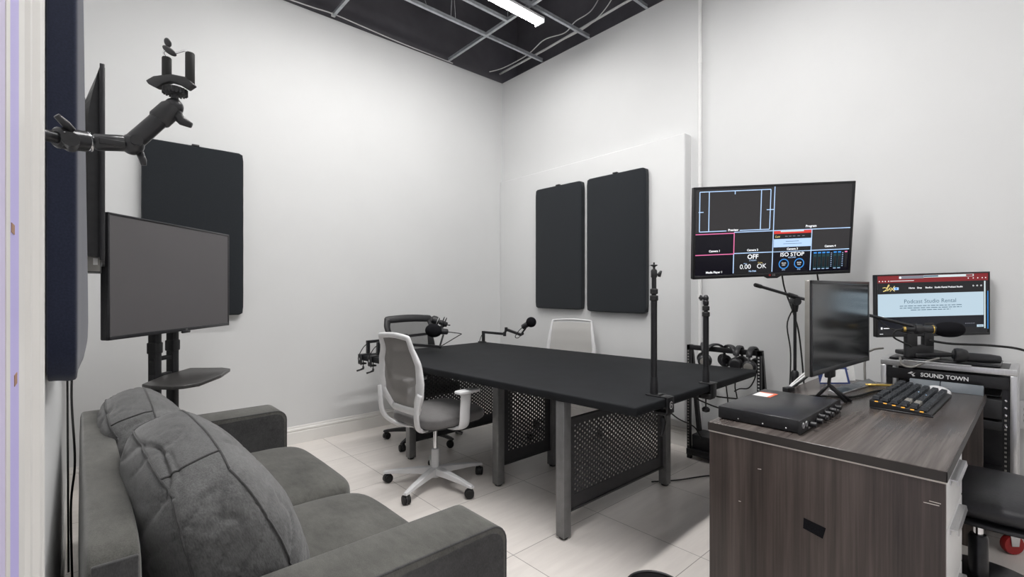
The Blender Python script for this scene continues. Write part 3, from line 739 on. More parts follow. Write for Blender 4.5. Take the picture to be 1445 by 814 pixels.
def back_cushion(label, c, tilt, yaw, seed, half=(.145, .385, .235)):
    o = thing('sofa_cushion', label, 'cushion', mtx=Matrix.Translation(V(c)) @ Matrix.Rotation(yaw, 4, 'Z') @ Matrix.Rotation(tilt, 4, 'Y'), group='loose back cushions on the sofa')
    bm = bmesh.new(); bmesh.ops.create_cube(bm, size=2)
    bmesh.ops.subdivide_edges(bm, edges=bm.edges[:], cuts=56, use_grid_fill=True)
    def shape(p, wr=1):
        e = 1 / .26; L = (abs(p.x) ** e + abs(p.y) ** e + abs(p.z) ** e) ** (1 / e); q = p / L
        r = V((q.x * half[0], q.y * half[1], q.z * half[2]))
        r.x += q.x * .035 * (1 - q.y ** 2) * (1 - q.z ** 2)
        r.z += .030 * max(0, q.z) * (1 - q.y ** 2) 
        if q.z > 0: r.x *= 1 - .30 * q.z                     # narrower top gusset
        r.x *= 1 + .15 * max(0, -q.z)
        if wr:
            # gathered wrinkles running out from the seams plus slow sag
            d1 = noise.fractal(V((r.x * 8 + seed, r.y * 4 + seed, r.z * 9)), 1.0, 2.0, 2) * .004
            rid = 1 - abs(noise.noise(V((r.x * 5 + seed, r.y * 3.0 + r.z * 2, r.z * 13 - r.x * 9 + seed))))
            rid2 = 1 - abs(noise.noise(V((r.x * 9 + seed * 2, r.y * 6 + r.z * 5, r.z * 22 + r.y * 5))))
            amt = max(0, noise.noise(V((r.x * 3, r.y * 3 + seed, r.z * 3))) + .25)
            d2 = -((max(0, rid - .86) * 7) ** 2 * .012 + (max(0, rid2 - .88) * 8) ** 2 * .006) * (.3 + amt)
            r += q.normalized() * (d1 + d2)
        return r
    for v in bm.verts: v.co = shape(v.co.copy())
    MB().bmadd(bm, M['cushion'], True).build('cover', o)
    sm = MB()
    def edge(pts): sm.tube([shape(V(p)) * 1.004 for p in pts], .0028, M['sofadark'], 6)
    N = 40
    for xx in (-.62, .62):
        edge([(xx, -1, -1 + 2 * k / N) for k in range(N + 1)]); edge([(xx, -1 + 2 * k / N, 1) for k in range(N + 1)]); edge([(xx, 1, -1 + 2 * k / N) for k in range(N + 1)])
    edge([(-.62 + 1.24 * k / N, -.72, 1) for k in range(N + 1)]); edge([(-.62 + 1.24 * k / N, .72, 1) for k in range(N + 1)])
    sm.build('seam', o)
    return o
back_cushion('plump creased grey cushion on the sofa, the nearer one, leaning on the near seat', (.262, 1.575, .655), -.33, .03, 3.1)
back_cushion('plump grey cushion on the sofa, the farther one, beside the television stand', (.215, 2.37, .610), -.30, -.02, 9.4)

# cables behind the sofa
for k, (pts, lab) in enumerate([([(-.035, 2.9, 1.1), (-.033, 2.9, .7), (-.030, 2.9, .02)], 'black cable hanging down the left wall behind the sofa, straight one'),
                               ([(-.012, 2.6, 1.1), (-.018, 2.6, .85), (-.008, 2.55, .6), (-.020, 2.6, .4), (-.014, 2.6, .02)], 'black cable hanging down the left wall behind the sofa, wavy one')]):
    tag(MB().tube(pts, .0038, M['rubber'], 8, smooth=8).build('hanging_cable'), lab, 'cable')

# ------------------------------------------------------------------ phone arm at the door casing
pa = thing('phone_holder', 'black jointed clamp arm holding an empty spring phone holder, reaching from the left wall', 'phone mount', (-.04, 1.02, 1.51))
def seg(name, p0, p1, r, n=20):
    p0, p1 = V(p0), V(p1); L = (p1 - p0).length
    return MB().lathe([(r * .8, 0), (r, .004), (r, L - .004), (r * .8, L)], p0, p1 - p0, M['satin'], n).build(name, pa, world=True)
A0, A1, A2, A3, A4 = V((-.055, 1.005, 1.512)), V((-.020, 1.024, 1.514)), V((.012, 1.047, 1.520)), V((.068, 1.050, 1.528)), V((.128, 1.045, 1.606))
seg('wall_stub', A0, A1, .009)
seg('joint_barrel', A1 - V((.006, 0, 0)), A2, .0165)
MB().cyl(A1 + V((.012, -.022, -.004)), A1 + V((.012, .022, -.004)), .011, M['black']).build('joint_knob', pa, world=True)
k = MB(); k.tube([A1 + V((.012, .0, .014)), A1 + V((.006, -.006, .022)), A1 + V((-.004, -.012, .031))], [.007, .006, .0045], M['satin'], 10); k.build('thumb_lever', pa, world=True)
MB().lathe([(.0150, 0), (.0160, .002), (.0160, .003), (.0150, .005)], A2, A3 - A2, M['chrome'], 20).build('collar', pa, world=True)
seg('forearm', A2 + (A3 - A2) * .12, A3 - V((.006, 0, 0)), .0135)
MB().box(A2.lerp(A3, .55) + V((0, -.0135, -.002)), (.034, .004, .010), M['black'], .0015).build('forearm_slot', pa, world=True)
MB().ell(A3 + V((.002, 0, 0)), (.017, .017, .018), M['satin']).build('elbow', pa, world=True)
MB().cyl(A3 + V((.006, -.021, .004)), A3 + V((.006, .021, .004)), .009, M['black']).build('joint_knob', pa, world=True)
MB().tube([A3 + V((.012, 0, -.012)), A3 + V((.016, -.004, -.026)), A3 + V((.017, -.004, -.034))], [.006, .0055, .004], M['satin'], 8).build('thumb_lever', pa, world=True)
seg('upper_arm', A3, A4, .0145)
A5 = V((.140, 1.045, 1.612))
MB().lathe([(.0155, 0), (.0175, .003), (.0175, .030), (.014, .038)], A3.lerp(A4, .62), A4 - A3, M['black'], 20).build('collar', pa, world=True)
MB().ell(A4, (.0150, .0150, .0155), M['satin']).build('ball_joint', pa, world=True)
MB().tube([A4 + V((.002, -.004, -.012)), A4 + V((.012, -.010, -.026)), A4 + V((.024, -.016, -.032))], [.010, .008, .005], M['black'], 10).build('thumb_lever', pa, world=True)
MB().cyl(A4, A4 + V((.002, 0, .024)), .006, M['black'], n=12).build('ball_stem', pa, world=True)
rgt = V((.74, -.67, 0)); H0 = A4 + V((.002, .002, .030))
hb = MB(); hb.lathe([(.012, 0), (.018, .003), (.018, .011), (.012, .014)], H0 - V((0, 0, .008)), (0, 0, 1), M['black'], 20)
for q in range(20):
    a = 2 * PI * q / 20; hb.box(H0 + V((.018 * math.cos(a), .018 * math.sin(a), -.002)), (.003, .003, .010), M['black'])
hb.build('locking_knob', pa, world=True)
# cradle: base plate with wings, two jaws, spring wires and top grip
cr = MB(); cr.prism([(-.040, .006), (-.044, .012), (-.030, .020), (.0, .024), (.030, .018), (.042, .004), (.030, -.004), (.014, .006), (.0, .010), (-.014, .006), (-.024, -.002)], H0 + V((0, .006, .004)) , tuple(rgt), (0, 0, 1), .012, M['black'], .002)
cr.build('cradle_base', pa, world=True)
j1a, j1b = H0 + rgt * -.015 + V((0, 0, .020)), H0 + rgt * -.015 + V((0, 0, .060))
j2a, j2b = H0 + rgt * .027 + V((0, 0, .006)), H0 + rgt * .027 + V((0, 0, .068))
for a, b in ((j1a, j1b), (j2a, j2b)):
    MB().lathe([(.0065, 0), (.0075, .002), (.0075, (b - a).length - .002), (.0065, (b - a).length)], a, b - a, M['rubber'], 16).build('jaw', pa, world=True)
gp = H0 + rgt * -.010 + V((0, 0, .070))
MB().tube([j1b + V((0, 0, -.002)), j1b + V((0, 0, .010)) - rgt * .006, j1b + rgt * .008 + V((0, 0, .014)), gp, gp + rgt * .012 + V((0, 0, -.002)), j2b - rgt * .010 + V((0, 0, .004)), j2b], .0016, M['chrome'], 8, smooth=5).build('spring_wire', pa, world=True)
MB().ell(gp + V((0, 0, .002)), (.005, .006, .015), M['black'], axis=rgt + V((0, 0, -.7))).ell(gp + rgt * -.003 + V((0, 0, .017)), (.004, .006, .009), M['black'], axis=rgt * .5 + V((0, 0, -1))).build('top_grip', pa, world=True)

# ------------------------------------------------------------------ conference table
T1, T2, T3, T4 = V((1.840, 1.206, 0)), V((3.283, 1.246, 0)), V((2.996, 3.73, 0)), V((1.674, 3.68, 0))
table = thing('conference_table', 'large rectangular table under a tight black cover on gunmetal pedestals', 'table', (2.42, 2.46, 0))
MB().prism([(p.x, p.y) for p in (T1, T2, T3, T4)], (0, 0, .706), (1, 0, 0), (0, 1, 0), .044, M['tablecloth'], .009, 3).build('covered_top', table, world=True)
def pedestal(x0, x1, y, zt, zb=.125, ztop=.60, s=.056):
    for x in (x0, x1):
        leg = MB().lohi((x - s/2, y - s/2, .012), (x + s/2, y + s/2, zt), M['gunmetal'], .003).build('leg', table, world=True)
        MB().lathe([(.02, 0), (.024, .004), (.024, .013)], (x, y, 0), (0, 0, 1), M['rubber'], 16).build('levelling_foot', leg, world=True)
    p = thing('perforated_panel', '', '', ((x0 + x1) / 2, y, (zb + ztop) / 2))
    for kk in ('label', 'category'): del p[kk]
    bpy.data.objects.remove(p)
    L = x1 - x0 - s; m = .055
    mb = MB()
    xa, xb = x0 + s/2, x1 - s/2
    mb.add([(xa + m, y, zb + m + .02), (xb - m, y, zb + m + .02), (xb - m, y, ztop - m * .6), (xa + m, y, ztop - m * .6)], [[0, 1, 2, 3]], M['perf'])
    for (a, b, c, d_) in ((xa, zb, xb, zb + m + .02), (xa, ztop - m * .6, xb, ztop), (xa, zb + m + .02, xa + m, ztop - m * .6), (xb - m, zb + m + .02, xb, ztop - m * .6)):
        mb.lohi((a, y - .002, b), (c, y + .002, d_), M['gunflat'])
    mb.lohi((xa, y - .008, zb - .006), (xb, y + .008, zb + .006), M['gunflat'], .002).lohi((xa, y - .008, ztop - .004), (xb, y + .008, ztop + .008), M['gunflat'], .002)
    mb.build('perforated_panel', table, world=True)
pedestal(1.848, 2.835, 1.645, .706)
pedestal(2.030, 2.545, 2.370, .706, ztop=.66)
pedestal(1.860, 2.83, 3.185, .706, ztop=.64)
for x in (2.05, 2.5): MB().lohi((x - .02, 1.62, .675), (x + .02, 3.21, .706), M['gunflat'], .003).build('underside_rail', table, world=True)

# camera posts clamped on the table end
def camera_post(label, x, y, ztop, knob_dir, emblem):
    t = thing('camera_post', label, 'camera stand', (x, y, .75), group='clamp-on camera posts')
    z0 = .7505
    MB().box((0, -.012, .003), (.075, .075, .006), M['blackmetal'], .002).build('base_plate', t)
    MB().lathe([(.020, .006), (.019, .06), (.0165, .085), (.0165, .09)], (0, 0, 0), (0, 0, 1), M['black'], 24).build('base_socket', t)
    hh = ztop - .75; ph = hh - .185 if emblem else hh - .115
    MB().cyl((0, 0, .05), (0, 0, ph), .0155, M['blackmetal'], n=24).build('lower_tube', t)
    c1 = [(.0155, 0), (.0205, .004), (.0205, .024), (.017, .028)]
    MB().lathe(c1, (0, 0, ph - .010), (0, 0, 1), M['rubber'], 24).build('locking_collar', t)
    MB().lathe([(.014, 0), (.019, .003), (.019, .024), (.013, .028)], (0, 0, ph + .024), (0, 0, 1), M['rubber'], 24).build('locking_collar', t)
    top = hh - .075 if emblem else hh - .055
    MB().cyl((0, 0, ph), (0, 0, top), .0115, M['blackmetal'], n=20).build('upper_tube', t)
    if emblem:
        MB().lathe([(.013, 0), (.0155, .004), (.0155, .034), (.011, .042)], (0, 0, top - .004), (0, 0, 1), M['black'], 20).build('ball_head', t)
        MB().lathe([(.006, 0), (.006, .014), (.017, .020), (.017, .024), (.004, .026), (.004, .036)], (0, 0, top + .036), (0, 0, 1), M['black'], 20).build('screw_plate', t)
    else:
        MB().lathe([(.013, 0), (.0155, .004), (.0155, .022), (.010, .030)], (0, 0, top - .004), (0, 0, 1), M['black'], 20).ell((0, 0, top + .034), (.015, .015, .020), M['black']).build('ball_head', t)
        q = V(knob_dir)
        MB().lathe([(.007, 0), (.007, .022), (.016, .026), (.016, .031), (.004, .033), (.004, .040)], (0, 0, top + .036), q, M['black'], 20).build('screw_plate', t)
    q = V(knob_dir)
    if emblem:
        MB().cyl(V((0, 0, top + .012)), V((0, 0, top + .012)) + q * .022, .006, M['black'], n=12).tube([V((0, 0, top + .0)) + q * .026, V((0, 0, top + .016)) + q * .028, V((0, 0, top + .03)) + q * .036], [.007, .009, .005], M['black'], 10).build('thumb_knob', t)
    # C clamp under the table edge
    ye = -.082 + (y - 1.294) * 0
    ye = (1.206 + (x - 1.84) * .0277) - y - .005
    MB().lohi((-.030, ye - .008, -.075), (.030, ye + .002, .004), M['blackmetal'], .002).lohi((-.030, ye, -.085), (.030, ye + .07, -.068), M['blackmetal'], .003).lohi((-.030, ye, .0), (.030, -.03, .006), M['blackmetal'], .002).build('clamp', t)
    sx, sy = 0.0, ye + .04
    if emblem:
        MB().cyl((sx, sy, -.15), (sx, sy, -.052), .006, M['blackmetal'], n=12).build('clamp_screw', t)
        MB().tube([(sx, sy, -.10), (sx + .006, sy - .005, -.125), (sx - .002, sy - .006, -.155), (sx - .03, sy - .012, -.185)], [.010, .013, .011, .007], M['black'], 12, ).build('clamp_lever', t)
        em = MB(); R_ = .0165; n = 40; vs = []; yy = ye - .0088; th = .0042; cx_, cz_ = .0, -.035
        a0, a1 = math.radians(35), math.radians(392)
        for i in range(n + 1):
            a = a0 + (a1 - a0 - .35) * i / n
            for r in (R_, R_ - th): vs.append((cx_ + r * math.cos(a) * .82, yy, cz_ + r * math.sin(a) * 1.15))
        em.add(vs, [[2 * i, 2 * i + 1, 2 * i + 3, 2 * i + 2] for i in range(n)], M['whitepaint'])
        em.prism([(-.004, -.006), (-.0015, -.006), (-.0015, .0035), (.006, -.001), (.007, .001), (-.002, .008), (-.004, .007)], (cx_, yy, cz_), (1, 0, 0), (0, 0, 1), .0006, M['whitepaint'])
        em.build('emblem', t)
    else:
        MB().cyl((sx, sy, -.155), (sx, sy, -.052), .004, M['blackmetal'], n=12).build('clamp_screw', t)
        MB().lathe([(.006, 0), (.020, .006), (.022, .02), (.012, .03)], (sx, sy, -.165), (0, 0, 1), M['black'], 16).build('clamp_knob', t)
        MB().lohi((-.036, ye - .004, -.078), (.036, ye + .05, -.052), M['black'], .004).build('clamp_pad', t)
camera_post('tall black camera post on the table end with a white ring emblem below', 2.129, 1.294, 1.413, (.74, -.67, 0), True)
camera_post('short black camera post on the table end, in front of the headphone rack', 2.615, 1.262, 1.246, (-.74, .67, 0), False)

# ------------------------------------------------------------------ low mic arms and microphones
def mic_arm(label, base, pts, clamp_out, dist):
    t = thing('microphone_stand', label, 'microphone stand', base, group='low microphone arms on the table')
    b = V(base); w_ = .024
    def bar(name, p, q, wid=.024, hgt=.022):
        p, q = V(p), V(q); d = (q - p).normalized(); side = d.cross(V((0, 0, 1))); side = side.normalized() if side.length > 1e-4 else V(clamp_out).normalized(); up = side.cross(d)
        cs = [(-wid/2, -hgt/2), (wid/2, -hgt/2), (wid/2, hgt/2), (-wid/2, hgt/2)]
        mb = MB().sweep([p, q], [side] * 2, [up] * 2, cs, M['blackmetal'])
        for i in range(len(mb.sm)): mb.sm[i] = False
        return mb.build(name, t, world=True)
    bar('riser', b + V((0, 0, .0)), V(pts[0]) + V((0, 0, .011)))
    for i in range(len(pts) - 1): bar('arm_section', pts[i], pts[i + 1])
    for p in pts[1:-1]: MB().cyl(V(p) - V((0, 0, .02)), V(p) + V((0, 0, .02)), .015, M['satin'], n=16).build('joint', t, world=True)
    o = V(clamp_out).normalized()
    sdv = V((-o.y, o.x, 0)); cm = MB()
    def plate(a0, a1, z0, z1):
        cm.prism([(-.023, z0), (.023, z0), (.023, z1), (-.023, z1)], b + o * a0 - V((0, 0, b.z)) , tuple(sdv), (0, 0, 1), a1 - a0, M['black'], .002)
    plate(-.020, dist + .016, .7508, .758); plate(dist + .004, dist + .016, .680, .757); plate(dist - .035, dist + .012, .676, .688)
    cm.build('clamp', t, world=True)
    MB().lathe([(.010, 0), (.010, .002)], b + o * (dist + .016) + V((0, 0, -.038)), o, M['silver'], 14).build('clamp_badge', t, world=True)
    b = b + o * (dist - .03)
    MB().cyl(b + o * .012 + V((0, 0, -.115)), b + o * .012 + V((0, 0, -.04)), .004, M['blackmetal'], n=10).build('clamp_screw', t, world=True)
    e = b + o * .012 + V((0, 0, -.118))
    MB().tube([e + V((0, 0, .016)), e, e + o * .028 + V((0, 0, -.008)), e + o * .055 + V((0, 0, -.012))], [.009, .009, .006, .007], M['black'], 10).build('clamp_handle', t, world=True)
    MB().tube([V(pts[0]) + V((.0, 0, -.01)), V(pts[0]).lerp(b, .5) + o * .03, b + o * .055 + V((0, 0, -.03)), b + o * .03 + V((0, 0, -.09))], .0035, M['rubber'], 6, smooth=6).build('microphone_cable', t, world=True)
    return t
def bulb_mic(label, c, axis, stem, foam=(.05, .05, .058), cage=False, loop=(.05, -.045, 0)):
    """c: centre of the foam, axis: from body to foam tip, stem: the arm's end"""
    t = thing('microphone', label, 'microphone', stem, group='table microphones')
    a = V(axis).normalized(); c = V(c)
    if cage:
        MB().lathe([(.0, .0), (.026, .002), (.036, .012), (.038, .04), (.034, .062), (.020, .076), (.0, .080)], c - a * .034, a, M['black'], 24).build('grille', t, world=True)
        MB().lathe([(.0370, 0), (.0385, .004), (.0370, .007)], c - a * .020, a, M['silver'], 24).build('grille_ring', t, world=True)
        sd = a.orthogonal().normalized()
        mb = MB()
        for off in (-.062, -.082):
            z = a; x = z.orthogonal().normalized(); y = z.cross(x)
            mb.tube([c + a * off + (x * math.cos(2 * PI * k / 24) + y * math.sin(2 * PI * k / 24)) * .055 for k in range(24)], .0035, M['satin'], 8, closed=True)
        mb.build('shock_mount', t, world=True)
        MB().lathe([(.018, 0), (.022, .006), (.022, .07), (.018, .075)], c - a * .11, a, M['black'], 20).build('body', t, world=True)
    else:
        MB().ell(c, foam, M['foam'], axis=a).build('foam_windscreen', t, world=True)
        MB().lathe([(.017, 0), (.023, .006), (.026, .055), (.026, .075)], c - a * (foam[2] + .05), a, M['satin'], 22).build('body', t, world=True)
    back = c - a * (foam[2] + .045)
    MB().tube([V(stem), V(stem) + V((0, 0, .012)), c - a * (foam[2] + .012) + V((0, 0, -.026))], .008, M['black'], 10).ell(V(stem), (.014, .014, .016), M['black']).build('swivel_mount', t, world=True)
    l = V(loop)
    MB().tube([back, back - a * .02 + l * .3, back - a * .01 + l * .9, back + a * .03 + l + V((0, 0, -.02)), V(stem)], .0035, M['rubber'], 8, smooth=8).build('cable_loop', t, world=True)
    return t
mic_arm('low black microphone arm, front one of the pair on the far table end', (1.744, 3.490, .758), [(1.749, 3.490, .850), (1.955, 3.46, .850), (2.0, 3.43, .825), (2.205, 3.33, .800)], (-1, -.067, 0), .059)
mic_arm('low black microphone arm, rear one of the pair on the far table end', (1.735, 3.642, .758), [(1.735, 3.642, .850), (2.05, 3.69, .850), (2.09, 3.66, .87), (2.330, 3.565, .892)], (-1, -.067, 0), .060)
mic_arm('low black microphone arm clamped on the far right table corner, away from the others', (2.965, 3.690, .758), [(2.965, 3.690, .850), (3.020, 3.435, .846), (3.030, 3.425, .890), (3.050, 3.235, .850)], (-.038, 1, 0), .040)
bulb_mic('black microphone with a big oval foam cover, nearest the white mesh chair', (2.165, 3.345, .935), (-.75, .30, .10), (2.215, 3.325, .80), foam=(.056, .056, .070), loop=(.10, -.06, -.02))
bulb_mic('small black microphone in a ring shock mount, just behind the oval foam one', (2.330, 3.57, 1.000), (-.62, .40, .30), (2.335, 3.55, .900), cage=True, loop=(.02, -.01, 0))
bulb_mic('black microphone with a round foam ball, alone near the far right table corner', (3.045, 3.10, .975), (.45, -.62, .45), (3.055, 3.225, .862), foam=(.047, .047, .047), loop=(-.06, .03, -.09))

# ------------------------------------------------------------------ office chairs
def star_base(t, mat, ang0, R_=.33, hubr=.034, cast=True):
    mb = MB(); mb.lathe([(.030, .052), (.036, .058), (.036, .108), (.030, .118)], (0, 0, 0), (0, 0, 1), mat, 20)
    mb.build('hub', t)
    for k in range(5):
        a = ang0 + 2 * PI * k / 5; d = V((math.cos(a), math.sin(a), 0)); sd = V((-d.y, d.x, 0))
        secs = [(.02, .054, .072, .118), (.12, .048, .074, .110), (.25, .038, .070, .094), (R_ - .012, .032, .064, .082), (R_ + .014, .024, .062, .076)]
        vs = []
        for r, wd, zl, zh in secs:
            for (u, z) in ((-wd/2, zl), (wd/2, zl), (wd/2 * .9, zh - .004), (wd/2 * .55, zh), (-wd/2 * .55, zh), (-wd/2 * .9, zh - .004)):
                vs.append(d * r + sd * u + V((0, 0, z)))
        fs = []
        for i in range(len(secs) - 1):
            for j in range(6): fs.append([i * 6 + j, i * 6 + (j + 1) % 6, (i + 1) * 6 + (j + 1) % 6, (i + 1) * 6 + j])
        fs += [list(range(6))[::-1], [(len(secs) - 1) * 6 + j for j in range(6)]]
        MB().add(vs, fs, mat, False).build('base_leg', t)
        cc = d * R_ + sd * .004
        ca_ = MB()
        rot = V((math.cos(a + .9), math.sin(a + .9), 0)); ax = V((-rot.y, rot.x, 0))
        cw = cc - rot * .016
        for s in (-1, 1):
            ca_.lathe([(.010, -.009), (.024, -.009), (.0275, -.006), (.0275, .006), (.024, .009), (.010, .009)], cw + ax * s * .014 + V((0, 0, .0278)), ax, M['rubber'], 20)
        ca_.lathe([(.030, -.005), (.030, .005)], cw + V((0, 0, .030)), ax, M['black'], 20)
        ca_.cyl(cc + V((0, 0, .035)), cc + V((0, 0, .068)), .007, M['black'], n=10)
        ca_.build('caster', t)

def office_chair(label, loc, rz, base_ang, fmat, meshmat, seatmat, basemat, arms=True, thick_top=0, wtop=.160, wmid=.232, ctop=.995, slim=1.0):
    t = thing('office_chair', label, 'chair', loc, rz, 'office chairs around the table')
    star_base(t, basemat, base_ang - rz)
    MB().lathe([(.026, .10), (.026, .225), (.022, .235)], (0, 0, 0), (0, 0, 1), basemat, 20).build('gas_lift_sleeve', t)
    MB().cyl((0, 0, .22), (0, 0, .375), .013, M['chrome'], n=16).build('gas_lift', t)
    mc = MB(); mc.lohi((-.13, -.075, .37), (.09, .075, .42), M['black'], .012); mc.tube([(.02, -.07, .385), (.03, -.16, .380), (.05, -.21, .365)], [.007, .007, .011], M['black'], 8).tube([(-.06, .07, .385), (-.06, .17, .378)], .007, M['black'], 8)
    mc.build('tilt_mechanism', t)
    MB().puff((.03, 0, .462), (.245, .240, .042), seatmat, crown=(.0, .0, .012), pw=.22, n=16, wr=.0015, ws=4).build('seat', t)
    MB().puff((.03, 0, .430), (.225, .22, .016), M['black'], pw=.2, n=8).build('seat_pan', t)
    # back frame: closed loop, flattened section
    def bx(z):
        pts = [(.47, -.205), (.54, -.235), (.62, -.262), (.70, -.268), (.80, -.270), (.90, -.285), (1.0, -.318), (1.1, -.35)]
        for (za, xa), (zb, xb) in zip(pts, pts[1:]):
            if z <= zb:
                f = (z - za) / (zb - za); f = max(0, f); return (xa + (xb - xa) * f)
        return pts[-1][1]
    def hw(z):
        f = (z - .52) / (ctop - .52)
        pts = [(0, .135), (.08, .165), (.25, wmid - .012), (.42, wmid), (.65, wmid * .93), (.85, wtop * 1.06), (1, wtop)]
        for (fa, wa), (fb, wb) in zip(pts, pts[1:]):
            if f <= fb: g = (f - fa) / (fb - fa); g = g * g * (3 - 2 * g) * .5 + g * .5; return wa + (wb - wa) * g
        return wtop
    zs = [.52 + (ctop - .52) * k / 26 for k in range(27)]
    loop = []
    for z in zs[1:-1]: loop.append(V((bx(z), hw(z), z)))
    for k in range(9):
        u = 1 - 2 * k / 8; loop.append(V((bx(ctop) - .0, wtop * .97 * u, ctop + .012 * (1 - u * u))))
    for z in zs[1:-1][::-1]: loop.append(V((bx(z), -hw(z), z)))
    for k in range(7):
        u = -1 + 2 * k / 6; loop.append(V((bx(.52), .130 * u, .52 - .004 * (1 - u * u))))
    loop = catmull(loop, 2, True)
    L = len(loop); sides = []; ups = []
    ctr = V((bx(.75), 0, .75)); fmid = V((-.27, 0, 0))
    cross0 = [(math.cos(2 * PI * k / 12), math.sin(2 * PI * k / 12)) for k in range(12)]
    vs = []; fs = []
    for i, p in enumerate(loop):
        tg = (loop[(i + 1) % L] - loop[i - 1]).normalized()
        dz = .03
        nx = V((1, 0, (bx(p.z - dz) - bx(p.z + dz)) / (2 * dz) * -1)); nx = V((1, 0, -(bx(p.z + dz) - bx(p.z - dz)) / (2 * dz))).normalized()
        nx = (nx - tg * nx.dot(tg)).normalized(); sd = tg.cross(nx)
        if sd.dot(p - ctr) < 0: sd = -sd
        f = (p.z - .52) / (ctop - .52)
        a_ = .020 + .024 * max(0, 1 - abs(f - .36) / .6) + (thick_top * max(0, (f - .75) / .25)); b_ = .014
        a_ = max(.020, a_) * slim
        for u, w_ in cross0: vs.append(p - sd * (a_ * .55) + sd * a_ * u * .9 + nx * b_ * w_)
    for i in range(L):
        j = (i + 1) % L
        for k in range(12): fs.append([i * 12 + k, i * 12 + (k + 1) % 12, j * 12 + (k + 1) % 12, j * 12 + k])
    bmf = bmesh.new(); bv = [bmf.verts.new(v) for v in vs]
    for f in fs: bmf.faces.new([bv[i] for i in f])
    bmesh.ops.recalc_face_normals(bmf, faces=bmf.faces[:])
    MB().bmadd(bmf, fmat, True).build('back_frame', t)
    mg = MB(); nu, nv = 12, 22; vs = []; fs = []
    for i in range(nv + 1):
        z = .535 + (ctop - .02 - .535) * i / nv
        for j in range(nu + 1):
            u = -1 + 2 * j / nu
            vs.append((bx(z) + .006 - .018 * (1 - u * u) * math.sin(PI * i / nv), (hw(z) - .014) * u, z))
    for i in range(nv):
        for j in range(nu): a = i * (nu + 1) + j; fs.append([a, a + 1, a + nu + 2, a + nu + 1])
    mg.add(vs, fs, meshmat, True).build('mesh_back', t)
    # lower carrier: two curved arms from frame down under the seat
    for s in (-1, 1):
        pth = catmull([V((bx(.66) - .012, s * (hw(.66) - .004), .66)), V((-.285, s * .198, .57)), V((-.275, s * .185, .49)), V((-.235, s * .150, .435)), V((-.16, s * .09, .402)), V((-.08, s * .04, .395))], 6)
        L2 = len(pth); sd_ = []; up_ = []
        for i, p in enumerate(pth):
            tg = (pth[min(i + 1, L2 - 1)] - pth[max(i - 1, 0)]).normalized()
            y_ = V((0, 1, 0)); y_ = (y_ - tg * y_.dot(tg)).normalized(); sd_.append(y_); up_.append(tg.cross(y_))
        cr_ = [(.022 * math.cos(2 * PI * k / 12), .013 * math.sin(2 * PI * k / 12)) for k in range(12)]
        mbx = MB().sweep(pth, sd_, up_, cr_, fmat); mbx.build('back_carrier', t)
    if arms:
        for s in (-1, 1):
            pth = catmull([V((-.01, s * .12, .412)), V((.01, s * .22, .412)), V((.012, s * .272, .44)), V((.015, s * .280, .54)), V((.02, s * .282, .632))], 6)
            L2 = len(pth); sd_ = []; up_ = []
            for i, p in enumerate(pth):
                tg = (pth[min(i + 1, L2 - 1)] - pth[max(i - 1, 0)]).normalized()
                x_ = V((1, 0, 0)); x_ = (x_ - tg * x_.dot(tg)).normalized(); sd_.append(x_); up_.append(tg.cross(x_))
            cr_ = [(.041 * math.cos(2 * PI * k / 12), .013 * math.sin(2 * PI * k / 12)) for k in range(12)]
            arm = MB().sweep(pth, sd_, up_, cr_, fmat).build('armrest', t)
            MB().puff((.035, s * .280, .645), (.088, .034, .011), fmat, pw=.2, n=8).build('arm_pad', arm)
    return t
office_chair('white-framed office chair with grey mesh back in front of the table, facing it', (1.735, 2.66, 0), math.radians(4), math.radians(134), M['chairwhite'], M['meshgrey'], M['seatgrey'], M['chairwhite'])
office_chair('white-framed office chair behind the table, only its pale mesh back showing', (3.13, 2.80, 0), math.radians(205), math.radians(20), M['chairwhite'], M['meshwhite'], M['seatgrey'], M['chairwhite'], wtop=.19, ctop=.985, slim=.55)
office_chair('black mesh office chair at the far end of the table by the back wall', (2.175, 3.51, 0), math.radians(-97), math.radians(136), M['black'], M['meshblack'], M['seatblack'], M['black'], arms=False, thick_top=.016, wtop=.215, wmid=.225, ctop=1.02)

# ------------------------------------------------------------------ desk
desk = thing('desk', 'dark wood-grain office desk with a white-fronted drawer pedestal', 'desk', (2.56, .52, 0))
DX0, DX1, DY0, DY1, DZ = 1.828, 3.302, .178, .874, .76
MB().lohi((DX0, DY0, DZ - .032), (DX1, DY1, DZ), M['woodtop'], .003).build('top', desk, world=True)
MB().lohi((DX0 - .0012, DY0 - .0012, DZ - .0315), (DX0 + .001, DY1, DZ - .0015), M['edgedark']).lohi((DX0 - .0012, DY0 - .0012, DZ - .0315), (DX1, DY0 + .001, DZ - .0015), M['edgedark']).build('edge_band', desk, world=True, label='darker edge band around the top')
MB().lohi((DX0 + .004, DY0 + .002, DZ - .038), (DX0 + .03, DY1 - .002, DZ - .032), M['edgewhite']).build('pale_edge_strip', desk, world=True, label='thin pale strip under the top')
ep = MB().lohi((DX0 + .004, DY0 + .004, .0), (DX0 + .028, DY1 - .004, DZ - .038), M['woodside'], .001).build('end_panel', desk, world=True)
mk = MB(); mk.prism([(-.541, .500), (-.476, .488), (-.485, .450), (-.543, .464)], (DX0 + .0038, 0, 0), (0, -1, 0), (0, 0, 1), .0012, M['foam'])
mk.build('black_tape_patch', ep, world=True)
sc1 = MB()
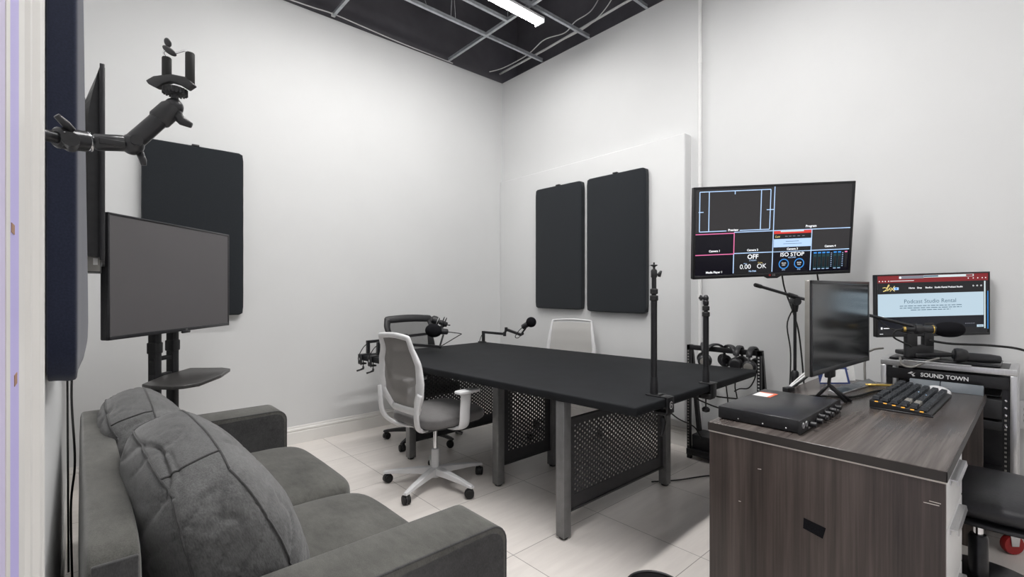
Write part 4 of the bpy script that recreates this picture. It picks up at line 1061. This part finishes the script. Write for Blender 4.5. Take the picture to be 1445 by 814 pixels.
for (yy, zz, l, tl_) in ((.212, .656, .035, .1), (.204, .664, .026, -.2), (.684, .625, .012, .3), (.754, .486, .008, 0)): 
    sc1.prism([(-l/2, -.0012), (l/2, -.0012 + tl_ * .004), (l/2, .0012 + tl_ * .004), (-l/2, .0008)], (DX0 + .0035, yy, zz), (0, -1, 0), (0, 0, 1), .0006, M['edgewhite'])
sc1.build('scratches', ep, world=True)
MB().lohi((DX1 - .03, DY0 + .01, 0), (DX1 - .006, DY1 - .004, DZ - .032), M['woodside'], .001).build('end_panel', desk, world=True)
MB().lohi((DX0 + .03, DY1 - .05, .25), (DX1 - .03, DY1 - .03, DZ - .032), M['woodside']).build('modesty_panel', desk, world=True)
MB().lohi((DX0 + .03, .20, .03), (2.26, .75, DZ - .04), M['woodside']).build('pedestal_body', desk, world=True)
for z0, z1 in ((.575, .718), (.345, .570), (.045, .340)):
    dr = MB().lohi((DX0 + .031, .182, z0), (2.262, .200, z1), M['drawer'], .002).build('drawer', desk, world=True)
    zt = z1 - .026
    MB().prism([(0, 0), (.0, .018), (-.018, .018), (-.021, .003), (-.017, .003), (-.015, .014), (-.003, .014), (-.003, 0)], (1.93, .182, zt), (0, 1, 0), (0, 0, 1), .25, M['silver']).build('handle', dr, world=True)

# things on the desk
ai = thing('audio_interface', 'flat black rack audio interface with knobs along its front, on the desk corner', 'audio interface', (2.14, .72, DZ))
AX0, AX1, AY0, AY1 = 1.892, 2.395, .572, .868
bx_ = MB().lohi((AX0 + .012, AY0 + .004, DZ + .004), (AX1 - .012, AY1, DZ + .050), M['satin'], .0015); bx_.build('case', ai, world=True)
fpn = MB().lohi((AX0 - .004, AY0 - .002, DZ + .003), (AX1 + .004, AY0 + .004, DZ + .051), M['black'], .001).build('front_panel', ai, world=True)
for i in range(10):
    x = AX0 + .105 + i * .036
    if i in (1,): continue
    MB().lathe([(.012, 0), (.012, .004), (.010, .005), (.0095, .022), (.008, .023)], (x, AY0 - .002, DZ + (.031 if i % 2 else .022)), (0, -1, 0), M['black'], 16).build('knob', fpn, world=True)
for x in (AX0 + .03, AX0 + .065): MB().lathe([(.011, 0), (.011, .003), (.007, .003), (.006, -.004)], (x, AY0 - .002, DZ + .030), (0, -1, 0), M['silver'], 16).build('input_socket', fpn, world=True)
fs_ = MB()
for i in range(4): fs_.box((AX0 + .085 + i * .010, AY0 - .003, DZ + .012), (.006, .003, .006), M['chrome'])
for i in range(3): fs_.box((AX1 - .09 + i * .022, AY0 - .003, DZ + .014), (.010, .004, .008), M['chrome'], .001)
fs_.build('switches', fpn, world=True)
for y in (.62, .70, .79): MB().lathe([(.003, 0), (.002, .001)], (AX0 + .012, y, DZ + .013), (-1, 0, 0), M['silver'], 10).build('screw', ai, world=True)
for x in (AX0 + .06, AX1 - .06):
    for y in (AY0 + .05, AY1 - .05): MB().cyl((x, y, DZ), (x, y, DZ + .005), .012, M['rubber'], n=12).build('foot', ai, world=True)
MB().lohi((2.21, .795, DZ + .0500), (2.29, .855, DZ + .0506), M['paper']).lohi((2.21, .782, DZ + .0500), (2.29, .795, DZ + .0507), M['orange']).lohi((2.29, .782, DZ + .05), (2.305, .855, DZ + .0507), M['orange']).build('sticker', ai, world=True, label='white and orange sticker')

kb = thing('keyboard', 'black mechanical keyboard with amber glow under its keys, on the desk', 'keyboard', (2.83, .395, DZ), math.radians(-1))
KL, KW = .56, .19
MB().prism([(-.105, .0), (.100, .0), (.100, .036), (.06, .034), (-.09, .014), (-.105, .010)], (-KL/2, 0, 0.001), (0, 1, 0), (0, 0, 1), KL, M['black'], .002).build('case', kb)
MB().lohi((-KL/2 - .004, -.112, .0), (-KL/2 + .004, .098, .007), M['satin'], .002).build('front_lip', kb)
al = MB()
for i in range(6): al.box((-KL/2 + .0005, -.075 + i * .030, .017 + i * .0033), (.004, .012, .004), M['amber'])
al.build('key_light', kb, label='amber light strip')
kp = None
slope = math.atan2(.020, .15)
nk = 0
for r in range(6):
    y = -.078 + r * .0315; zb = .020 + (y + .09) * .133
    for i in range(16):
        x = -KL/2 + .020 + i * .0345
        if r == 5 and i % 5 == 1: continue
        if r == 0 and 4 <= i <= 7:
            if i > 4: continue
            xx, wx = x + .052, .130
        else: xx, wx = x, .0275
        mt = M['keycapgrey'] if (i, r) in ((2, 2), (2, 1), (3, 1), (3, 2)) else M['keycap']
        mbk = MB(); hx, hy = wx/2, .0128
        mbk.add([(-hx, -hy, 0), (hx, -hy, 0), (hx, hy, 0), (-hx, hy, 0), (-hx + .003, -hy + .003, .012), (hx - .003, -hy + .003, .012), (hx - .003, hy - .003, .012), (-hx + .003, hy - .003, .012)],
                [[3, 2, 1, 0], [4, 5, 6, 7], [0, 1, 5, 4], [1, 2, 6, 5], [2, 3, 7, 6], [3, 0, 4, 7]], mt)
        if (i, r) in ((8, 1), (9, 2)): mbk.add([(-.006, -.002, .0124), (.006, -.002, .0124), (.006, .002, .0124), (-.006, .002, .0124)], [[0, 1, 2, 3]], M['bluekey'])
        ko = mbk.build('key', kb); ko.location = (xx, y, zb); ko.rotation_euler = (slope * .9, 0, 0); nk += 1
ms = thing('computer_mouse', 'white computer mouse behind the keyboard on the desk', 'mouse', (3.215, .345, DZ), math.radians(80))
MB().ell((0, 0, .0), (.034, .075, .028), M['chairwhite'], axis=(0, 0, 1), pw=.9).build('shell', ms)
for i in range(len(ms.children)): pass
MB().lohi((-.052, -.001, .0262), (-.02, .001, .0275), M['greybezel']).build('button_seam', ms)
gb = thing('slate_bar', 'slim slate-grey two-piece sloped bar at the far edge of the desk', 'desk accessory', (3.27, .32, DZ))
for y0, y1 in ((.345, .465), (.185, .342)):
    MB().prism([(0, 0), (.03, 0), (.03, .045), (.022, .045)], (3.245, y1, DZ), (1, 0, 0), (0, 0, 1), y1 - y0, M['slate'], .001).build('bar_half', gb, world=True)
ab = thing('light_bar', 'long silver-edged glossy bar lying across the desk below the glossy monitor', 'desk accessory', mtx=frame((2.975, .650, DZ + .0005), V((.48, -.060, 0)), (0, 0, 1)))
MB().prism([(-.022, 0), (.020, 0), (.020, .020), (.014, .024), (-.022, .006)], (-.25, 0, 0), (0, 1, 0), (0, 0, 1), .50, M['silver'], .001).build('silver_body', ab)
MB().prism([(-.0195, .0072), (.0125, .0232), (.0130, .0247), (-.0195, .0087)], (-.244, 0, 0), (0, 1, 0), (0, 0, 1), .488, M['glossyslate'], .0003).build('glossy_top', ab)
gd = MB().tube([(3.10, .625, DZ + .008), (3.15, .57, DZ + .008), (3.235, .475, DZ + .008)], .007, M['gold'], 8)
tag(gd.build('gold_pen'), 'gold pen lying beside the keyboard at the far side of the desk', 'pen')
cd1 = thing('card', 'blue-topped white card leaning below the glossy monitor, in front', 'card', mtx=frame((3.06, .765, DZ + .066), V((.745, -.667, 0)), (.30, .22, 1)))
MB().box((0, 0, 0), (.165, .002, .135), M['blueprint']).build('backing', cd1)
MB().prism([(-.080, -.060), (.070, -.060), (.070, .012), (-.040, .012)], (0, -.0012, 0), (1, 0, 0), (0, 0, 1), .0006, M['paper']).build('white_panel', cd1)
cd2 = thing('card', 'white printed card leaning behind the blue-topped card on the desk', 'card', mtx=frame((3.215, .735, DZ + .062), V((.745, -.667, 0)), (.16, .12, 1)))
MB().box((0, 0, 0), (.085, .002, .122), M['paper']).build('sheet', cd2)
pl = MB()
for i in range(3): pl.lohi((-.03, -.0018, .03 - i * .03), (.02 - i * .01, -.0008, .034 - i * .03), M['blueprint'])
pl.build('print', cd2)
ub = thing('cable_plug', 'black plug on pale cables lying on the desk behind the audio interface', 'cable', (2.648, .850, DZ))
MB().box((0, 0, .013), (.055, .030, .024), M['black'], .003, mtx=Matrix.Rotation(-.3, 4, 'Z')).build('plug', ub)
for k in range(3): MB().tube([(.02, .006 * k - .006, .018), (.07, -.012 + .010 * k, .028), (.13, -.035 + .014 * k, .055), (.20, -.06 + .012 * k, .10), (.26, -.06, .16)], .0045, M['wirewhite'] if k else M['rubber'], 8, smooth=6).build('lead', ub)
dc = MB().tube([(2.45, .80, DZ + .006), (2.62, .72, DZ + .006), (2.72, .600, DZ + .006), (2.93, .560, DZ + .006), (3.02, .53, DZ + .006), (3.10, .50, DZ + .006)], .0055, M['rubber'], 8, smooth=8)
tag(dc.build('desk_cable'), 'black cable crossing the desk over the silver-edged bar to the keyboard', 'cable')

# ------------------------------------------------------------------ equipment rack
RX0, RX1, RY0, RY1, RZ = 3.325, 3.655, .072, .60, .888
rk = thing('equipment_rack', 'tall black and silver equipment rack on casters past the end of the desk', 'equipment rack', (3.49, .33, 0))
for x in (RX0, RX1 - .03):
    for y in (RY0, RY1 - .026): MB().lohi((x, y, .13), (x + .03, y + .026, RZ - .03), M['silver'], .003).build('corner_post', rk, world=True)
tf = MB()
for (a, b) in (((RX0, RY0, RZ - .03), (RX0 + .022, RY1, RZ)), ((RX1 - .03, RY0, RZ - .03), (RX1, RY1, RZ)), ((RX0 + .022, RY0, RZ - .03), (RX1 - .03, RY0 + .030, RZ)), ((RX0 + .022, RY1 - .030, RZ - .03), (RX1 - .03, RY1, RZ))): tf.lohi(a, b, M['silver'], .002)
tf.build('top_frame', rk, world=True)
MB().lohi((RX0 + .02, RY0 + .028, RZ - .012), (RX1 - .02, RY1 - .028, RZ - .002), M['black']).build('top_panel', rk, world=True)
MB().lohi((RX0 - .010, RY0 + .16, RZ - .002), (RX0 + .015, RY1 - .10, RZ + .006), M['silver'], .001).build('top_handle_bar', rk, world=True)
for y in (RY0 + .030, RY1 - .052):
    ra = MB().lohi((RX0 + .004, y, .14), (RX0 + .012, y + .022, RZ - .03), M['blackmetal']).build('rack_rail', rk, world=True)
    ho = MB()
    for i in range(22): ho.box((RX0 + .0035, y + .011, .20 + i * .022), (.002, .008, .009), M['greybezel'])
    ho.build('rail_holes', ra, world=True)
    for z in (.838, .802, .735, .70, .665, .61): MB().lathe([(.0065, 0), (.006, .003), (.002, .004)], (RX0 + .003, y + .011, z), (-1, 0, 0), M['chrome'], 12).build('rack_screw', rk, world=True)
fpn = MB().lohi((RX0 - .002, RY0 + .030, .790), (RX0 + .003, RY1 - .03, .846), M['blackmetal'], .001).build('name_panel', rk, world=True)
lt = MB(); lt.text('SOUND TOWN', (RX0 - .0022, .335, .821), (0, -1, 0), (0, 0, 1), .0285, M['whitepaint'], depth=.0005, bold=.0008, font_scale_x=.93)
lt.prism([(-.020, .002), (-.004, .013), (.004, .010), (-.006, .002), (.000, -.001)], (RX0 - .0022, .462, .821), (0, -1, 0), (0, 0, 1), .0005, M['whitepaint']).prism([(-.004, -.002), (.014, .010), (.004, -.002), (.012, -.010), (.002, -.013)], (RX0 - .0022, .462, .821), (0, -1, 0), (0, 0, 1), .0005, M['whitepaint'])
lt.build('lettering', fpn, world=True, label='white SOUND TOWN lettering')
for z0, z1 in ((.64, .735), (.585, .628), (.30, .34)): MB().lohi((RX0 + .006, RY0 + .05, z0), (RX1 - .04, RY1 - .05, z1), M['black'], .003).build('rack_unit', rk, world=True)
MB().lohi((RX0 + .06, RY0 + .06, .742), (RX1 - .04, RY1 - .06, .748), M['blackmetal']).build('shelf', rk, world=True)
MB().lohi((RX1 - .02, RY0 + .03, .14), (RX1 - .012, RY1 - .03, RZ - .03), M['black']).build('back_panel', rk, world=True)
MB().lohi((RX0, RY0, .10), (RX1, RY1, .13), M['blackmetal'], .003).build('bottom_frame', rk, world=True)
for x in (RX0 + .02, RX1 - .06):
    for y in (RY0 + .02, RY1 - .04):
        wa = V((-.72, -.69, 0)); wb_ = V((-.69, .72, 0))
        cst = MB().lohi((x - .025, y - .025, .092), (x + .025, y + .025, .10), M['silver'])
        for s_ in (-1, 1): cst.prism([(-.016, -.004), (.016, -.004), (.022, .048), (-.022, .048)], V((x, y, .046)) + wa * s_ * .019, tuple(wb_), (0, 0, 1), .002, M['silver'])
        cst = cst.build('caster', rk, world=True)
        MB().lathe([(.030, -.014), (.044, -.014), (.046, -.010), (.046, .010), (.044, .014), (.030, .014)], (x, y, .046), wa, M['red'], 24).build('wheel_tyre', cst, world=True, label='red wheel tyre')
        MB().lathe([(.004, -.013), (.031, -.011), (.031, .011), (.004, .013)], (x, y, .046), wa, M['greybezel'], 20).build('wheel_hub', cst, world=True)
tray = MB().lohi((RX0 + .05, RY0 + .06, RZ), (RX1 - .005, RY1 - .03, RZ + .010), M['satin'], .003)
tag(tray.build('laptop_tray'), 'flat black tray lying on top of the equipment rack under the lit monitor', 'tray')
hm = thing('handheld_device', 'black handheld tube-shaped device lying on the equipment rack beside the monitor', 'device', mtx=frame((3.40, .20, RZ + .040), V((.35, -.94, -.04)), (0, 0, 1)))
MB().lathe([(.020, 0), (.024, .004), (.024, .09), (.020, .125), (.018, .13)], (-.06, 0, -.002), (1, 0, 0), M['satin'], 22).build('grip', hm)
MB().lathe([(.020, 0), (.034, .004), (.036, .012), (.036, .03), (.030, .05), (.024, .055)], (-.11, 0, .004), (1, 0, 0), M['black'], 24).lathe([(.026, 0), (.022, .012), (.002, .012)], (-.111, 0, .004), (1, 0, 0), M['screen'], 24).build('head', hm)
pbx = thing('power_strip', 'small white outlet box on the right wall beside the equipment rack', 'outlet', (3.69, .06, .62))
MB().lohi((-.03, -.055, -.075), (.006, .03, .07), M['chairwhite'], .004).build('box', pbx)
for z in (.03, 0, -.03): MB().box((-.031, -.012, z), (.004, .02, .014), M['black'], .002).build('socket', pbx)
for pts, lab in (([(3.50, .62, .93), (3.42, .66, .92), (3.36, .68, .86), (3.34, .66, .40), (3.36, .67, .012)], 'thick grey cable curling down the left side of the equipment rack'),
                 ([(3.36, .52, .90), (3.30, .50, .868), (3.31, .46, .86), (3.335, .40, .895), (3.38, .36, .91)], 'grey cable looping over the front edge of the equipment rack'),
                 ([(3.40, .40, 1.00), (3.46, .32, .985), (3.56, .18, .98), (3.64, .06, .96), (3.66, -.02, .90), (3.69, -.06, .60), (3.68, -.05, .012)], 'black cable arching from the lit monitor over the right side of the rack')):
    tag(MB().tube(pts, .006, M['greybezel'] if 'grey' in lab else M['rubber'], 8, smooth=8).build('rack_cable'), lab, 'cable')

# ------------------------------------------------------------------ boom microphone stand behind the desk
bs = thing('boom_microphone_stand', 'black boom microphone stand behind the desk, boom crossing to the right', 'microphone stand', (3.075, .955, 0))
BP = V((3.079, .955, 1.205))
MB().cyl((3.079, .955, .05), (3.079, .955, .75), .0125, M['blackmetal'], n=18).build('lower_pole', bs, world=True)
MB().lathe([(.016, 0), (.020, .006), (.020, .075), (.014, .085)], (3.079, .955, .72), (0, 0, 1), M['black'], 18).build('height_clutch', bs, world=True)
MB().cyl((3.079, .955, .75), BP, .0085, M['blackmetal'], n=16).build('upper_pole', bs, world=True)
MB().tube([BP + V((0, 0, -.06)), BP + V((0, 0, -.02)), BP + V((0, 0, .015))], [.014, .020, .020], M['black'], 14).cyl(BP + V((-.02, -.02, 0)), BP + V((.02, .02, 0)), .022, M['black'], n=16).build('boom_clutch', bs, world=True)
Bt = V((2.735, 1.045, 1.300)); Be = V((3.190, .430, 1.083))
ctp = BP + V((0.015, -.012, .022))
MB().cyl(Bt, ctp, .0085, M['blackmetal'], n=14).cyl(ctp, Be, .0085, M['blackmetal'], n=14).build('boom', bs, world=True)
MB().lathe([(.0095, 0), (.011, .004), (.011, .05), (.0095, .054)], Bt, ctp - Bt, M['rubber'], 14).build('boom_grip', bs, world=True)
MB().lathe([(.012, 0), (.014, .004), (.014, .07), (.010, .08)], ctp + (Bt - ctp).normalized() * .09, ctp - Bt, M['black'], 14).build('boom_collar', bs, world=True)
for k in range(3):
    a = k * 2 * PI / 3 + .4; d = V((math.cos(a), math.sin(a), 0))
    q = V((3.079, .955, 0)) + d * (.10 if k else .10)
    MB().cyl((3.079, .955, .16), q + V((0, 0, .012)), .008, M['blackmetal'], n=12).build('tripod_leg', bs, world=True)
MB().tube([ctp + V((.0, -.01, -.01)), BP + V((-.03, .03, -.12)), V((3.055, .97, .9)), V((3.06, .98, .6)), V((3.1, 1.0, .2))], .004, M['rubber'], 8, smooth=6).tube([Be.lerp(ctp, .3) + V((0, 0, -.008)), Be.lerp(ctp, .2) + V((0, 0, -.04)), Be + V((-.01, .01, -.035))], .003, M['rubber'], 8, smooth=6).build('microphone_cable', bs, world=True)
bmic = thing('microphone', 'black foam-covered microphone on the boom end, before the lit web page', 'microphone', tuple(Be))
md = V((.42, -.90, .02)).normalized(); mc0 = Be + V((.0, 0, -.012))
MB().lathe([(.010, 0), (.010, .012), (.012, .016), (.012, .055), (.016, .06), (.021, .16), (.021, .17)], mc0 - md * .055, md, M['satin'], 20).build('body', bmic, world=True)
MB().lathe([(.0125, 0), (.013, .003), (.013, .010)], mc0 - md * .052, md, M['gold'], 18).build('gold_band', bmic, world=True, label='gold ring')
MB().lathe([(.0215, 0), (.0218, .004)], mc0 + md * .068, md, M['gold'], 18).build('gold_band', bmic, world=True, label='gold ring')
MB().lathe([(.024, 0), (.026, .01), (.024, .03)], mc0 - md * .004, md, M['black'], 18).tube([Be + V((0, 0, .004)), mc0], .010, M['black'], 10).build('clip', bmic, world=True)
MB().ell(mc0 + md * .135, (.037, .037, .062), M['foam'], axis=md, pw=.85).build('foam_windscreen', bmic, world=True)
MB().tube([mc0 - md * .05, mc0 - md * .085 + V((0, 0, -.01)), mc0 - md * .09 + V((0, 0, -.045)), mc0 - md * .03 + V((.02, 0, -.085)), mc0 + V((.08, .03, -.10))], .0045, M['rubber'], 8, smooth=8).build('cable', bmic, world=True)

# ------------------------------------------------------------------ headphone rack
hr = thing('headphone_rack', 'low black open-frame rack by the right wall with headphones hung on its top bar', 'rack', (3.46, 1.53, 0))
HX, HY0, HY1, HT = 3.42, 1.27, 1.80, .855
for y in (HY0, HY1 - .025):
    po = MB().lohi((HX, y, .04), (HX + .03, y + .025, HT), M['blackmetal'], .002).build('post', hr, world=True)
    ho = MB()
    for i in range(34): ho.box((HX - .0002, y + .0125, .10 + i * .0215), (.0015, .010, .010), M['paper'] if y == HY0 else M['greybezel'])
    ho.build('rail_holes', po, world=True)
    MB().prism([(.03, HT), (.055, HT), (.215, .06), (.175, .06)], (HX, y + .025, 0), (1, 0, 0), (0, 0, 1), .025, M['blackmetal']).build('rear_brace', hr, world=True)
MB().lohi((HX, HY0, HT - .035), (HX + .035, HY1, HT), M['blackmetal'], .002).build('top_bar', hr, world=True)
MB().lohi((HX - .01, HY0, .03), (HX + .22, HY1, .075), M['blackmetal'], .003).lohi((HX + .02, HY0 + .03, .075), (HX + .20, HY1 - .03, .18), M['black'], .004).build('base_tray', hr, world=True)
hb_ = MB().lohi((HX + .0, HY0 - .0, .0), (HX + .03, HY0 + .03, .03), M['rubber']).lohi((HX, HY1 - .03, 0), (HX + .03, HY1, .03), M['rubber']).lohi((HX + .18, HY0, 0), (HX + .21, HY0 + .03, .03), M['rubber']).lohi((HX + .18, HY1 - .03, 0), (HX + .21, HY1, .03), M['rubber'])
hb_.build('rubber_feet', hr, world=True)

def headphones(label, y, yaw, tilt, mat, scale=1.0, x=HX - .004):
    """band straddles the top bar; local x across the bar, z up, origin at band top"""
    mtx = Matrix.Translation(V((x + .018, y, HT + .012))) @ Matrix.Rotation(yaw, 4, 'Z') @ Matrix.Rotation(tilt, 4, 'X') @ Matrix.Scale(scale, 4)
    t = thing('headphones', label, 'headphones', mtx=mtx, group='headphones on the rack bar')
    n = 26; pts = []
    for k in range(n + 1):
        a = PI * k / n; pts.append(V((-.068 * math.cos(a), 0, .050 * math.sin(a) - .044)))
    sd = [V((0, 1, 0))] * (n + 1); up = []
    for i, p in enumerate(pts):
        tg = (pts[min(i + 1, n)] - pts[max(i - 1, 0)]).normalized(); up.append(tg.cross(V((0, 1, 0))))
    MB().sweep(pts, sd, up, [(.017, 0), (.014, .006), (0, .008), (-.014, .006), (-.017, 0), (-.014, -.005), (.014, -.005)], M['leather']).build('headband', t)
    for s in (-1, 1):
        MB().tube([(s * .068, 0, -.040), (s * .071, 0, -.062), (s * .072, 0, -.070)], [.008, .009, .010], M['satin'], 10).box((s * .070, 0, -.052), (.010, .016, .006), M['silver'], .001).build('yoke', t)
        cup = MB().lathe([(.0, .018), (.024, .018), (.033, .014), (.038, .006), (.039, 0), (.038, -.008), (.030, -.012)], (s * .070, 0, -.098), (s, 0, -.08), mat, 26).build('ear_cup', t)
        MB().lathe([(.026, .0185), (.0225, .0195), (.0, .0195)], (s * .070, 0, -.098), (s, 0, -.08), M['greybezel'] if mat is M['satin'] else M['satin'], 24).build('cup_plate', cup)
        pd = MB(); z = V((s, 0, -.08)).normalized(); xx = z.orthogonal().normalized(); yy = z.cross(xx); cc = V((s * .070, 0, -.098)) - z * .016
        pd.tube([cc + (xx * math.cos(2 * PI * k / 22) + yy * math.sin(2 * PI * k / 22)) * .027 for k in range(22)], .011, M['leather'], 10, closed=True); pd.build('ear_pad', t)
    return t
headphones('black headphones on the rack bar, leftmost, behind the short camera post', 1.675, .5, 0, M['satin'], 1.15)
headphones('black headphones on the rack bar, second from the left, partly behind the table', 1.585, -.5, .08, M['black'], 1.1)
headphones('black headphones on the rack bar, middle one, turned sideways showing an ear pad', 1.485, .9, -.06, M['black'], 1.15)
headphones('black headphones on the rack bar, second from the right end', 1.415, .15, .05, M['black'], 1.12)
headphones('black headphones on the rack bar, rightmost, nearest the perforated post', 1.325, .05, -.03, M['satin'], 1.18)
for pts, lab in (([(3.43, 1.50, .74), (3.41, 1.50, .62), (3.40, 1.48, .45), (3.42, 1.5, .2)], 'thin headphone cable hanging below the table edge, left one'),
                 ([(3.43, 1.42, .74), (3.42, 1.44, .60), (3.41, 1.42, .48), (3.43, 1.45, .2)], 'thin headphone cable hanging below the table edge, middle one'),
                 ([(3.44, 1.30, .74), (3.42, 1.31, .66), (3.40, 1.34, .60), (3.40, 1.40, .585), (3.41, 1.44, .56)], 'thin headphone cable curling beside the audio interface'),
                 ([(2.60, 1.33, .69), (2.85, 1.30, .63), (3.1, 1.22, .58), (3.3, 1.12, .50)], 'black cable sagging from the short camera post towards the desk, upper one'),
                 ([(2.55, 1.36, .69), (2.80, 1.30, .58), (3.05, 1.20, .50), (3.3, 1.10, .44)], 'black cable sagging from the short camera post towards the desk, lower one'),
                 ([(2.30, 1.40, .70), (2.55, 1.50, .60), (2.95, 1.62, .42), (3.30, 1.68, .28), (3.45, 1.7, .16)], 'taut black cable slanting from the table underside to the headphone rack'),
                 ([(2.80, 1.72, .008), (2.95, 1.62, .008), (3.2, 1.5, .008), (3.38, 1.30, .008)], 'black cable lying on the tiles beside the front table leg')):
    tag(MB().tube(pts, .0045, M['rubber'], 8, smooth=8).build('loose_cable'), lab, 'cable')

# ------------------------------------------------------------------ chair at the desk front, bottom right
dcx = thing('desk_chair', 'black leather swivel chair at the desk drawers, at the lower right edge', 'chair', (2.64, .165, 0))
star_base(dcx, M['black'], .3, .26)
MB().lathe([(.030, .10), (.030, .30), (.024, .31)], (0, 0, 0), (0, 0, 1), M['satin'], 20).build('gas_lift_sleeve', dcx)
MB().cyl((0, 0, .29), (0, 0, .40), .015, M['chrome'], n=16).build('gas_lift', dcx)
MB().lathe([(.0, .0), (.19, .0), (.22, .01), (.215, .022), (.10, .045), (.035, .05)], (0, 0, .105), (0, 0, 1), M['satin'], 36).build('base_cover', dcx)
MB().puff((.04, -.03, .415), (.25, .25, .022), M['satin'], pw=.35, n=12).build('seat_shell', dcx)
MB().puff((.04, -.03, .468), (.26, .26, .045), M['leather'], crown=(0, 0, .018), pw=.32, n=18).build('seat', dcx)

# small waste bin at the bottom edge
wb = thing('waste_bin', 'round dark waste bin on the floor, only its rim at the bottom edge', 'bin', (1.438, .868, 0))
MB().lathe([(.062, .002), (.078, .004), (.094, .262), (.097, .268), (.097, .275), (.092, .275), (.089, .262), (.074, .010), (.0, .008)], (0, 0, 0), (0, 0, 1), M['gunflat'], 36).build('body', wb)
rg = MB(); rg.tube([V((.095 * math.cos(2 * PI * k / 36), .095 * math.sin(2 * PI * k / 36), .274)) for k in range(36)], .005, M['black'], 8, closed=True); rg.build('rim', wb)

# ------------------------------------------------------------------ camera, world, view
cam = bpy.data.cameras.new('camera'); co = bpy.data.objects.new('camera', cam); COL.objects.link(co)
cam.sensor_width = 36; cam.lens = 36 * 676 / 1445; cam.clip_start = .01; cam.clip_end = 60
co.location = (0, 0, 1.28); co.rotation_euler = (PI/2, 0, -math.atan2(.6717, .7408))
SC.camera = co
wd = bpy.data.worlds.new('world'); SC.world = wd; wd.use_nodes = True
bg = wd.node_tree.nodes['Background']; bg.inputs[0].default_value = (.80, .80, .90, 1); bg.inputs[1].default_value = .6
SC.view_settings.view_transform = 'Standard'
try: SC.view_settings.look = 'None'
except Exception: pass
SC.view_settings.exposure = 0.2; SC.view_settings.gamma = 1.0; SC.view_settings.use_curve_mapping = False
try: SC.cycles.max_bounces = 8; SC.cycles.diffuse_bounces = 6; SC.cycles.transparent_max_bounces = 12
except Exception: pass
